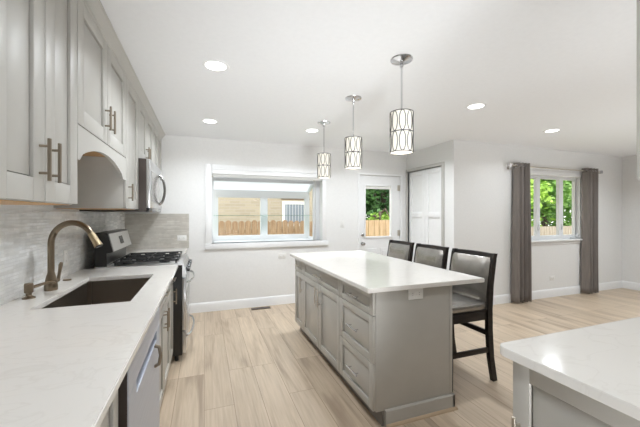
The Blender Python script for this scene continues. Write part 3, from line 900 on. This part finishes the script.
for k in range(5):
    y_ = R0 + .09 + k * (R1 - R0 - .18) / 4
    MB().lathe([(.026, 0), (.026, .006), (.021, .008), (.019, .034), (.001, .036)], (RX + .028, y_, .85), 16, 'x').build('knob', M['black'], c)
# grates
for k in range(3):
    y0 = R0 + .03 + k * (R1 - R0 - .06) / 3; y1 = y0 + (R1 - R0 - .06) / 3 - .006
    g = MB(); xa, xb = -.755, RX - .045
    zt_ = .962; b_ = .007
    for yy in (y0, y1): g.box(xa, xb, yy - b_ if yy == y1 else yy, yy if yy == y1 else yy + b_, zt_ - .014, zt_)
    for xx in (xa, xb, (xa + xb) / 2): g.box(xx - b_ / 2, xx + b_ / 2, y0, y1, zt_ - .014, zt_)
    for cx_ in (xa + (xb - xa) * .27, xa + (xb - xa) * .73):
        ym = (y0 + y1) / 2
        for a in range(4):
            an = PI / 4 + a * PI / 2
            g.obox((cx_ + .075 * math.cos(an), ym + .065 * math.sin(an), zt_ - .004), (math.cos(an), math.sin(an), 0), (-math.sin(an), math.cos(an), 0), (0, 0, 1), .045, .004, .006)
        g.box(cx_ - .11, cx_ - .035, ym - .004, ym + .004, zt_ - .01, zt_ + .003); g.box(cx_ + .035, cx_ + .11, ym - .004, ym + .004, zt_ - .01, zt_ + .003)
    for xx in (xa + .01, xb - .01):
        for yy in (y0 + .01, y1 - .01): g.box(xx - .006, xx + .006, yy - .006, yy + .006, .925, zt_ - .01)
    g.build('grate', M['iron'], c, smooth=False)
for x_, y_ in ((-.66, R0 + .15), (-.36, R0 + .15), (-.51, (R0 + R1) / 2), (-.66, R1 - .15), (-.36, R1 - .15)):
    MB().lathe([(.048, 0), (.048, .008), (.036, .010), (.036, .020), (.001, .022)], (x_, y_, .925), 20).build('burner', M['iron'], c)
# backguard: slanted control panel
bg = MB(); bg.prism([(-.889, .925), (-.80, .925), (-.80, 1.040), (-.752, 1.048), (-.795, 1.213), (-.812, 1.222), (-.889, 1.222)], 'y', R0 + .002, R1 - .002)
bg.build('backguard', M['black'], c, smooth=False)
def onface(y0, y1, t0, t1, off, th):
    a, b = Vector((-.752, 0, 1.048)), Vector((-.795, 0, 1.213))
    dd = b - a; nn = Vector((dd.z, 0, -dd.x)).normalized()
    ce = a + dd * (t0 + t1) / 2 + nn * (off + th / 2)
    return Vector((ce.x, (y0 + y1) / 2, ce.z)), nn, dd.normalized(), (t1 - t0) / 2 * dd.length
ce, nn, dd, hl = onface(R0 + .02, R1 - .015, .03, .97, 0, .006)
MB().obox(ce, dd, (0, 1, 0), nn, hl, (R1 - R0 - .035) / 2, .003).build('control_panel', M['steel'], c, smooth=False)
ce, nn, dd, hl = onface(3.53, 3.66, .30, .74, .006, .002)
MB().obox(ce, dd, (0, 1, 0), nn, hl, .065, .001).build('display', M['darkglass'], c, smooth=False)
for i in range(3):
    for j in range(2):
        ce, nn, dd, hl = onface(3.54 + i * .04, 3.565 + i * .04, .36 + j * .18, .48 + j * .18, .008, .001)
        MB().obox(ce, dd, (0, 1, 0), nn, hl, .012, .0006).build('button', M['slot'], c, smooth=False)
MB().box(-.80, -.772, R0 + .01, R1 - .01, .926, .944, .003).build('rear_trim', M['steel'], c)

# ------------------------------------------------------------------ microwave
MX = -.455
c = thing('microwave', (-.7, 3.58, 1.42), 'over-the-range microwave with steel front and dark side, below the short cabinet', 'microwave')
m0, m1_ = 3.17, 3.985
MB().box(MX - .03, XL + .002, m0, m1_, 1.41, 1.880, .003).build('case', M['mwside'], c)
d = MB(); d.box(MX - .03, MX, m0 + .001, m1_ - .17, 1.44, 1.878, .004); d = d.build('door', M['steel'], c)
MB().box(MX, MX + .002, m0 + .07, m1_ - .26, 1.50, 1.78).build('door_glass', mat('smoked_window', (.30, .28, .26), .15, .3), d)
MB().box(MX - .03, MX, m1_ - .168, m1_, 1.44, 1.878, .004).build('control_panel', M['steel'], c)
MB().box(MX, MX + .002, m1_ - .13, m1_ - .03, 1.76, 1.80).build('clock_display', M['darkglass'], c)
MB().box(MX - .035, MX - .004, m0 + .001, m1_, 1.405, 1.44, .003).build('vent_grille', M['darkglass'], c)
pts = []
for k in range(13):
    a = k / 12
    pts.append((MX + .055 * math.sin(PI * a) ** .5, m1_ - .22, 1.485 + .315 * a))
MB().tube(pts, .013, 10).build('handle', mat('smoked_chrome', (.25, .24, .23), .25, 1.0), d)

# ------------------------------------------------------------------ island
IX0, IX1, IY0, IY1 = .962, 1.925, 1.745, 3.675      # top
BX0, BX1, BY0, BY1 = 1.041, 1.655, 1.785, 3.645     # body
o = slab([IX0, IX1], [IY0, IY1]).build('countertop', M['quartz'])
tag(o, 'white quartz island top with an overhang on the stool side', 'countertop')
IFX = BX0
c = thing('kitchen_island', (1.35, 2.715, 0), 'freestanding grey island cabinet with doors and drawers under the pendants', 'island')
mb = MB(); mb.box(BX0, BX1, BY0, BY1, .10, .884, .002); mb.box(BX0 + .06, BX1 - .01, BY0 + .01, BY1 - .01, 0, .10); mb.build('body', M['cab'], c)
pb = MB(); pb.prism([(BY0, 0), (BY0 - .016, 0), (BY0 - .016, .098), (BY0 - .010, .106), (BY0, .106)], 'x', 1.105, BX1 + .016)
pb.prism([(BX1, 0), (BX1 + .016, 0), (BX1 + .016, .098), (BX1 + .010, .106), (BX1, .106)], 'y', BY0 - .016, BY1)
pb.build('plinth', M['cab'], c, smooth=False)
sh = MB(); sh.prism([(BY0 - .016, 0), (BY0 - .031, 0), (BY0 - .029, .008), (BY0 - .023, .015), (BY0 - .016, .018)], 'x', 1.105, BX1 + .03)
sh.prism([(BX1 + .016, 0), (BX1 + .031, 0), (BX1 + .029, .008), (BX1 + .016, .018)], 'y', BY0 - .03, BY1)
sh.build('shoe_moulding', M['oakshoe'], c, smooth=False)
MB().box(BX0 + .045, BX0 + .06, BY0, BY1, 0, .10).build('toe_kick', M['toe'], c)
MB().box(BX1 - .018, BX1 + .004, BY0 - .004, BY0 + .018, .106, .884, .002).build('corner_bead', M['cab'], c)
ys = [BY0 + .002, 2.315, 3.30, BY1 - .002]
zc_ = [.105, .413, .722, .875]
# near stack of three drawers
for z0, z1 in ((zc_[2], zc_[3]), (zc_[1], zc_[2]), (zc_[0], zc_[1])):
    d = shaker('drawer', c, IFX, -1, ys[0], ys[1], z0, z1, M['cab'], .05 if z1 - z0 > .2 else .04); pull(d, IFX, -1, (ys[0] + ys[1]) / 2, (z0 + z1) / 2, .17, False, M['chrome'])
d = shaker('drawer', c, IFX, -1, ys[1], ys[2], zc_[2], zc_[3], M['cab'], .04); pull(d, IFX, -1, (ys[1] + ys[2]) / 2, .798, .19, False, M['nickel'])
ym = (ys[1] + ys[2]) / 2
d = shaker('door', c, IFX, -1, ys[1], ym, zc_[0], zc_[2], M['cab']); pull(d, IFX, -1, ym - .04, .60, .17, True, M['nickel'])
d = shaker('door', c, IFX, -1, ym, ys[2], zc_[0], zc_[2], M['cab']); pull(d, IFX, -1, ym + .04, .60, .17, True, M['nickel'])
d = shaker('drawer', c, IFX, -1, ys[2], ys[3], zc_[2], zc_[3], M['cab'], .04); pull(d, IFX, -1, (ys[2] + ys[3]) / 2, .798, .13, False, M['nickel'])
d = shaker('door', c, IFX, -1, ys[2], ys[3], zc_[0], zc_[2], M['cab']); pull(d, IFX, -1, ys[2] + .04, .60, .17, True, M['nickel'])
outlet((1.347, BY0, .843), '-y', 'white outlet on the end panel of the island under its top', horiz=True)

# ------------------------------------------------------------------ peninsula counter at right
o = MB()
px0, py1 = .985, .848
rr = .035
pl = [(px0, -.5), (2.1, -.5), (2.1, py1)] + [(px0 + rr + rr * math.cos(PI / 2 + k * PI / 16), py1 - rr + rr * math.sin(PI / 2 + k * PI / 16)) for k in range(9)]
o.prism(pl, 'z', CB - .004, CT)
o = o.build('countertop', M['quartz'], smooth=False)
bv = o.modifiers.new('bevel', 'BEVEL'); bv.width = .004; bv.segments = 2; bv.limit_method = 'ANGLE'
# keep the slab clear of the partition wall
tag(o, 'white quartz peninsula top in the near right corner', 'countertop')
c = thing('base_cabinet', (1.3, .2, 0), 'taupe grey base cabinet under the near right quartz counter', 'cabinet')
PF = 1.045
mb = MB(); mb.box(PF, 1.555, -.48, .815, .10, .880, .002); mb.box(PF + .06, 1.55, -.48, .80, 0, .10); mb.build('body', M['cab'], c)
d = shaker('door', c, PF, -1, .30, .813, .105, .875, M['cab']); pull(d, PF, -1, .785, .60, .17, True, M['nickel'])
d = shaker('door', c, PF, -1, -.48, .30, .105, .875, M['cab'])
c = thing('wall_cabinet', (1.37, .1, 1.48), 'taupe upper cabinet edge at the right border above the near right counter', 'cabinet')
MB().box(1.211, 1.558, -.9, .55, 1.48, 2.468, .002).build('body', M['cab'], c)
shaker('door', c, 1.211, -1, .05, .55, 1.48, 2.41, M['cab']); shaker('door', c, 1.211, -1, -.9, .05, 1.48, 2.41, M['cab'])

# ------------------------------------------------------------------ counter stools
def make_stool():
    t = thing('counter_stool', (0, 0, 0), '', 'stool', 'counter stools along the island')
    hw = .225
    sm = MB(); sm.box(-.26, .20, -hw + .005, hw - .005, .585, .655, .026, 4)
    se = sm.build('seat', M['leather'], t)
    fr = MB()
    fr.box(-.245, -.215, -hw + .02, hw - .02, .515, .590, .003); fr.box(.165, .195, -hw + .02, hw - .02, .515, .590, .003)
    fr.box(-.24, .19, -hw, -hw + .028, .515, .590, .003); fr.box(-.24, .19, hw - .028, hw, .515, .590, .003)
    fr.build('seat_frame', M['espresso'], t)
    # rear posts: sabre curve, one mesh each (leg below, post above)
    for s in (-1, 1):
        yy = s * (hw - .006)
        pr = [(.235, 0), (.198, .20), (.182, .42), (.180, .60), (.196, .80), (.232, 1.02), (.243, 1.055)]
        hwid = [.023, .025, .026, .026, .022, .019, .018]
        poly = [(x - h, z) for (x, z), h in zip(pr, hwid)] + [(x + h, z) for (x, z), h in reversed(list(zip(pr, hwid)))]
        mb = MB(); mb.prism(poly, 'y', yy - .016, yy + .016); mb.build('rear_leg', M['espresso'], t, smooth=False)
        mb = MB()
        mb.prism([(-.248, 0), (-.212, 0), (-.205, .60), (-.250, .60)], 'y', yy - .02, yy + .02); mb.build('front_leg', M['espresso'], t, smooth=False)
        mb = MB(); mb.box(-.215, .185, yy - .011, yy + .011, .245, .285, .003); mb.build('side_stretcher', M['espresso'], t)
    mb = MB(); mb.box(-.245, -.220, -hw + .02, hw - .02, .20, .245, .003); mb.build('front_stretcher', M['espresso'], t)
    mb = MB(); mb.box(.172, .197, -hw + .02, hw - .02, .375, .415, .003); mb.build('rear_stretcher', M['espresso'], t)
    # back: top rail curved in plan and upholstered panel
    def curved(z0, z1, xa, xb, th, bulge, n=12, hwid=hw - .013):
        mb = MB(); vs, fs = [], []
        nz = 6
        for i in range(n + 1):
            y = -hwid + 2 * hwid * i / n
            b = bulge * (1 - (y / hwid) ** 2)
            for j in range(nz + 1):
                q = j / nz
                z = z0 + (z1 - z0) * q; x = xa + (xb - xa) * q + b
                pf = min(1, 4 * min(q, 1 - q) + .35) * min(1, 5 * min(i, n - i) / n + .4)
                vs.append((x - th * pf, y, z)); vs.append((x + th * pf * .8, y, z))
        m_ = (nz + 1) * 2
        for i in range(n):
            for j in range(nz):
                a = i * m_ + j * 2
                fs.append((a, a + 2, a + m_ + 2, a + m_)); fs.append((a + 1, a + m_ + 1, a + m_ + 3, a + 3))
            a = i * m_; fs.append((a, a + m_, a + m_ + 1, a + 1))
            a = i * m_ + nz * 2; fs.append((a, a + 1, a + m_ + 1, a + m_))
        for i in (0, n):
            for j in range(nz):
                a = i * m_ + j * 2
                fs.append((a, a + 1, a + 3, a + 2))
        mb.raw(vs, fs)
        return mb
    curved(.655, 1.020, .166, .222, .040, .014).build('back_cushion', M['leather'], t)
    tr = MB(); n = 12; vs, fs = [], []
    for i in range(n + 1):
        y = -hw + .012 + (2 * hw - .024) * i / n
        b = .022 * (1 - (y / hw) ** 2)
        for (x, z) in ((.219, 1.012), (.247, 1.012), (.258, 1.05), (.229, 1.05)): vs.append((x + b, y, z + .004 * (1 - (y / hw) ** 2)))
    for i in range(n):
        for k in range(4): fs.append((i * 4 + k, i * 4 + (k + 1) % 4, i * 4 + 4 + (k + 1) % 4, i * 4 + 4 + k))
    fs += [(0, 1, 2, 3), (n * 4, n * 4 + 3, n * 4 + 2, n * 4 + 1)]
    tr.raw(vs, fs); tr.build('top_rail', M['espresso'], t, smooth=False)
    MB().box(.168, .192, -hw + .02, hw - .02, .625, .660, .003).build('lower_rail', M['espresso'], t)
    return t
st = make_stool()
for i, (y, lb) in enumerate(((2.185, 'black wood stool with pewter leather nearest the camera, at the overhang end of the island'),
                             (2.735, 'black wood stool with pewter leather in the middle of the three at the island'),
                             (3.285, 'black wood stool with pewter leather farthest away, nearest the glass door'))):
    o = st if i == 0 else copy_tree(st)
    o.location = (2.03, y, 0)
    o['label'] = lb

# ------------------------------------------------------------------ pendants
def make_pendant():
    t = thing('pendant_light', (0, 0, 0), '', 'pendant light', 'pendants over the island')
    r, z0, z1 = .079, 1.815 - HC, 2.095 - HC
    MB().lathe([(.001, -.030), (.013, -.030), (.016, -.022), (.04, -.016), (.075, -.008), (.078, 0), (.001, 0)], (0, 0, -.0005), 28).build('canopy', M['chrome'], t)
    MB().lathe([(.001, -.055), (.011, -.055), (.014, -.045), (.011, -.034), (.001, -.034)], (0, 0, 0), 16).build('swivel', M['chrome'], t)
    MB().cyl((0, 0, z1 - .03), (0, 0, -.03), .0065, 10).build('rod', M['chrome'], t)
    sh = MB().lathe([(r - .003, z0 + .002), (r - .003, z1 - .002), (r - .006, z1 - .002), (r - .006, z0 + .002)], (0, 0, 0), 40, closed=True).build('shade', M['shade'], t)
    MB().lathe([(r - .008, z0 + .006), (r - .008, z0 + .009), (.001, z0 + .009)], (0, 0, 0), 32).build('diffuser', M['shade'], sh)
    lt = MB()
    zm = (z0 + z1) / 2
    for z in (z0, zm, z1):
        lt.loop_tube([(r * math.cos(2 * PI * k / 40), r * math.sin(2 * PI * k / 40), z) for k in range(40)], .0032, 6)
    n = 9
    for row in (0, 1):
        za = z0 + (z1 - z0) / 2 * row; zb_ = za + (z1 - z0) / 2; zc2 = (za + zb_) / 2; hh = (zb_ - za) / 2 - .002
        for i in range(n):
            a0 = 2 * PI * i / n
            pts = []
            for k in range(20):
                q = 2 * PI * k / 20
                a = a0 + .27 * math.cos(q)
                pts.append((r * 1.005 * math.cos(a), r * 1.005 * math.sin(a), zc2 + hh * math.sin(q)))
            lt.loop_tube(pts, .0028, 5)
    lt.build('oval_lattice', M['lattice'], t)
    sp_ = MB()
    for k in range(3):
        a = 2 * PI * k / 3
        sp_.cyl((0, 0, z1 - .012), (r * math.cos(a), r * math.sin(a), z1 - .002), .003, 6)
    sp_.build('spider', M['chrome'], t)
    return t
pd = make_pendant()
for i, (x, y, lb) in enumerate(((1.30, 1.878, 'chrome pendant with oval lattice drum nearest the camera, the largest of three'),
                                (1.31, 2.66, 'chrome pendant with oval lattice drum in the middle of the row of three'),
                                (1.33, 3.485, 'chrome pendant with oval lattice drum farthest away, in front of the garden window'))):
    o = pd if i == 0 else copy_tree(pd)
    o.location = (x, y, HC)
    o['label'] = lb
    l = bpy.data.objects.new('pendant_bulb', bpy.data.lights.new('pendant_bulb', 'POINT'))
    COL.objects.link(l); l.location = (x, y, 1.79); l.data.energy = .6; l.data.shadow_soft_size = .06; l.data.color = (1, .92, .8)

# ------------------------------------------------------------------ recessed ceiling lights
cans = [(.08, 2.424, 'recessed ceiling light above the sink run, nearest the camera'),
        (.062, 3.885, 'recessed ceiling light near the left end of the back wall'),
        (1.309, 3.86, 'small-looking recessed ceiling light just left of the farthest pendant'),
        (2.56, 2.428, 'recessed ceiling light above the stool side of the island'),
        (4.23, 2.795, 'recessed ceiling light in front of the curtained window'),
        (2.56, 3.87, 'recessed ceiling light near the closet, screened by the drum of the nearest pendant')]
def make_can():
    t = thing('recessed_light', (0, 0, 0), '', 'ceiling light', 'recessed ceiling lights')
    MB().lathe([(.070, -.001), (.072, -.006), (.092, -.005), (.097, 0), (.070, 0)], (0, 0, 0), 32, closed=True).build('trim_ring', M['trim'], t)
    MB().lathe([(.070, -.004), (.070, -.001), (.001, -.001)][::-1], (0, 0, 0), 32).build('lens', M['lens'], t)
    return t
cn = make_can()
for i, (x, y, lb) in enumerate(cans):
    o = cn if i == 0 else copy_tree(cn)
    o.location = (x, y, HC); o['label'] = lb
def can_light(x, y, k=1.0):
    l = bpy.data.objects.new('downlight', bpy.data.lights.new('downlight', 'AREA'))
    COL.objects.link(l)
    l.data.shape = 'DISK'; l.data.size = .14; l.data.spread = math.radians(148); l.data.energy = CAN_W * k; l.data.color = CAN_COL
    l.location = (x, y, HC - .012)
for x, y, lb in cans: can_light(x, y, .7 if x > 4 else 1.2 if (y > 3 or x > 2) else 1.1)
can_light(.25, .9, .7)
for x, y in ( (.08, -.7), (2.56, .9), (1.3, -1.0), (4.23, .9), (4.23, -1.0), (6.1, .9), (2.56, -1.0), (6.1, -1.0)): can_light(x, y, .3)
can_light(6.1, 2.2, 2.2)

# ------------------------------------------------------------------ curtains and rod
RY, RZ = YR - .085, 2.135
c = thing('curtain_rod', (5.5, YR, RZ), 'thin steel curtain rod with square finials above the dining window', 'curtain rod')
MB().cyl((4.43, RY, RZ), (6.58, RY, RZ), .011, 12).build('rod', M['nickel'], c)
for x, s in ((4.43, -1), (6.58, 1)):
    MB().box(x + s * .004, x + s * .052, RY - .026, RY + .026, RZ - .026, RZ + .026, .008).build('finial', M['crystal'], c)
for x in (4.47, 6.53):
    b = MB(); b.box(x - .02, x + .02, YR - .006, YR, RZ - .045, RZ + .03, .002); b.cyl((x, RY, RZ), (x, YR - .004, RZ), .009, 8); b.build('bracket', M['nickel'], c)
def curtain(xa, xb, label, seed, loc):
    rnd = random.Random(seed)
    t = thing('curtain', loc, label, 'curtain', 'taupe curtains')
    nx, nz, folds = 64, 24, 3.5
    vs, fs = [], []
    for j in range(nz + 1):
        q = j / nz; z = .018 + (2.185 - .018) * q
        wv = 1 + .08 * math.sin(3 * q + seed)
        for i in range(nx + 1):
            u = i / nx
            ph = 2 * PI * folds * u + .35 * math.sin(2.5 * q + seed) * (1 - q)
            amp = .052 * (.85 + .25 * (1 - q))
            x = xa + (xb - xa) * (.5 + (u - .5) * wv * (.93 + .10 * (1 - q))) + .008 * math.sin(ph * .5 + 2 * q)
            y = RY + amp * math.cos(ph)
            vs.append((x, y, z))
    for j in range(nz):
        for i in range(nx):
            a = j * (nx + 1) + i
            fs.append((a, a + 1, a + nx + 2, a + nx + 1))
    mb = MB(); mb.raw(vs, fs)
    o = mb.build('panel', M['curtain'], t, recalc=False)
    sd = o.modifiers.new('thickness', 'SOLIDIFY'); sd.thickness = .003
    for k in range(7):
        u = (k + .5) / 7
        x = xa + (xb - xa) * (.5 + (u - .5) * .95)
        g = MB(); g.loop_tube([(x + .006, RY + .024 * math.cos(2 * PI * q / 16), RZ + .024 * math.sin(2 * PI * q / 16)) for q in range(16)], .004, 6)
        g.build('grommet', M['chrome'], t)
    return t
curtain(4.51, 4.80, 'long taupe curtain at the left side of the dining window', 1, (4.62, RY, 0))
curtain(6.16, 6.47, 'long taupe curtain at the right side of the dining window', 4, (6.28, RY, 0))

# ------------------------------------------------------------------ floor vent
c = thing('floor_vent', (.78, 4.64, 0), 'brown slotted floor vent below the garden window', 'vent')
v = MB(); v.box(.64, .92, 4.60, 4.70, 0, .006, .002); v.build('frame', M['vent'], c)
v = MB()
for k in range(12): v.box(.66 + k * .021, .67 + k * .021, 4.615, 4.685, .006, .008)
v.build('slots', M['black'], c)

# ------------------------------------------------------------------ outside: lawn, fences, neighbour, trees
GZ = -.25
o = MB().box(-30, 45, YB + .3, 45, GZ - .1, GZ).build('lawn', M['grass'], smooth=False); struct(o)

def picket_fence(name, label, x0, x1, y, ztop, pw, mt, dog=True, gap=.007):
    t = thing(name, ((x0 + x1) / 2, y, GZ), label, 'fence')
    rl = MB()
    for z in (GZ + .25, ztop - .3): rl.box(x0, x1, y + .022, y + .06, z, z + .09)
    rl.build('rails', mt, t)
    n = int((x1 - x0) / pw)
    pk = MB()
    for k in range(n):
        a = x0 + k * pw + gap; b = x0 + (k + 1) * pw - gap
        dz = random.uniform(-.012, .012); e = .042
        if dog: pk.prism([(a, GZ), (b, GZ), (b, ztop + dz - e), (b - e, ztop + dz), (a + e, ztop + dz), (a, ztop + dz - e)], 'y', y, y + .02)
        else: pk.prism([(a, GZ), (b, GZ), (b, ztop), (a, ztop)], 'y', y, y + .02)
    pk.build('pickets', mt, t, smooth=False)
    return t
picket_fence('picket_fence', 'dog-eared brown cedar fence behind the garden window', -1.5, 3.6, 7.6, 1.235, .150, M['fence'])
picket_fence('board_fence', 'light new cedar board fence seen through the glass door', 3.75, 6.6, 7.4, 1.235, .17, M['fencelight'], False)
picket_fence('board_fence', 'weathered grey-brown fence beyond the curtained window', 8.5, 20.5, 9.2, .88, .17, M['fencegrey'], False)

hb = thing('neighbour_house', (1.0, 10.2, GZ), 'buff brick neighbouring house beyond the garden window', 'house')
hx0, hx1, hy = -5, 4.05, 9.6
MB().box(hx0, hx1, hy, hy + 5, GZ, 2.75).build('wall', M['brick'], hb)
rf = MB(); rf.box(hx0 - .3, hx1 + .55, hy - .5, hy + 5.4, 2.75, 2.93); rf.build('eave', M['trim'], hb)
rf = MB(); rf.prism([(hy - .5, 2.93), (hy + 5.4, 2.93), (hy + 2.5, 4.4)], 'x', hx0 - .3, hx1 + .55); rf.build('roof', mat('asphalt_shingle', (.12, .11, .10), .9), hb, smooth=False)
wf = MB(); a, b, z0, z1 = 2.36, 3.05, 1.10, 1.70
wf.box(a - .09, a, hy - .03, hy, z0 - .09, z1 + .09); wf.box(b, b + .09, hy - .03, hy, z0 - .09, z1 + .09); wf.box(a, b, hy - .03, hy, z1, z1 + .09); wf.box(a, b, hy - .03, hy, z0 - .09, z0)
wf = wf.build('window_frame', M['trim'], hb)
MB().box(a, b, hy - .012, hy - .004, z0, z1).build('pane', mat('grey_pane', (.20, .24, .28), .15), wf)
vb = MB()
for k in range(7): vb.box(a + .03 + k * .095, a + .08 + k * .095, hy - .016, hy - .0125, z0, z1)
vb.build('vertical_blind', mat('grey_blind', (.38, .41, .44), .5), wf)
MB().box(a - .12, b + .12, hy - .02, hy, z1 + .15, z1 + .21).build('lintel', mat('lintel', (.16, .11, .07), .8), hb)

def tree(x, y, h, crown_z, rx, rz, n, leaf, mt, label, seed):
    rnd = random.Random(seed)
    t = thing('tree', (x, y, GZ), label, 'tree', 'trees beyond the fences')
    tk = MB()
    tk.tube([(x, y, GZ), (x + .05, y, GZ + h * .25), (x - .05, y + .05, crown_z), (x, y, crown_z + rz * .6)], [.16, .13, .10, .03], 10)
    for k in range(6):
        a = 2 * PI * k / 6
        tk.tube([(x, y, crown_z - rz * .5 + .12 * k), (x + rx * .35 * math.cos(a), y + rx * .35 * math.sin(a), crown_z + .1 * k), (x + rx * .7 * math.cos(a), y + rx * .7 * math.sin(a), crown_z + rz * .35)], [.06, .04, .012], 6)
    tk.build('trunk', M['bark'], t)
    lf = MB(); vs, fs = [], []
    cl = []
    for k in range(46):
        while True:
            p = Vector((rnd.uniform(-1, 1), rnd.uniform(-1, 1), rnd.uniform(-1, 1)))
            if .25 < p.length < 1: break
        cl.append(Vector((x + p.x * rx * .85, y + p.y * rx * .85, crown_z + p.z * rz * .85)))
    for k in range(n):
        cpt = rnd.choice(cl); sc = .28 * rx
        p = cpt + Vector((rnd.gauss(0, sc * .5), rnd.gauss(0, sc * .5), rnd.gauss(0, sc * .42)))
        if p.z < GZ + .1: continue
        u = Vector((rnd.uniform(-1, 1), rnd.uniform(-1, 1), rnd.uniform(-.6, .6))).normalized()
        w_ = u.cross(Vector((rnd.uniform(-1, 1), rnd.uniform(-1, 1), rnd.uniform(-1, 1)))).normalized()
        s = leaf * rnd.uniform(.7, 1.3); i0 = len(vs)
        vs += [p - u * s, p + w_ * s * .5, p + u * s, p - w_ * s * .5]
        fs.append((i0, i0 + 1, i0 + 2, i0 + 3))
    lf.raw(vs, fs); lf.build('crown', mt, t, smooth=False, recalc=False)
tree(7.2, 11.6, 5, 2.2, 1.9, 2.3, 6500, .11, M['leafdark'], 'dark green leafy tree seen through the glass door', 1)
tree(10.6, 17.0, 7, 4.2, 2.8, 3.2, 6000, .16, M['leafdark'], 'tall dark tree farther back behind the door tree', 8)
tree(13.2, 11.0, 5, 2.1, 1.75, 2.4, 7000, .12, M['leafbright'], 'bright green tree left in the dining window view', 2)
tree(17.2, 11.8, 5, 2.3, 1.8, 2.6, 7000, .12, M['leafmid'], 'mid green tree right in the dining window view', 3)
tree(18.0, 17.6, 7, 3.6, 3.2, 3.6, 7500, .18, M['leafbright'], 'tall light green tree behind the two nearer dining window trees', 5)
tree(25.0, 17.0, 7, 3.4, 3.2, 3.6, 6000, .18, M['leafmid'], 'far right green tree in the dining window view', 6)
# shrub over the light fence
tree(5.15, 8.6, 1.5, 1.05, .55, .55, 1200, .07, M['leafbright'], 'low yellow-green shrub above the light board fence', 9)
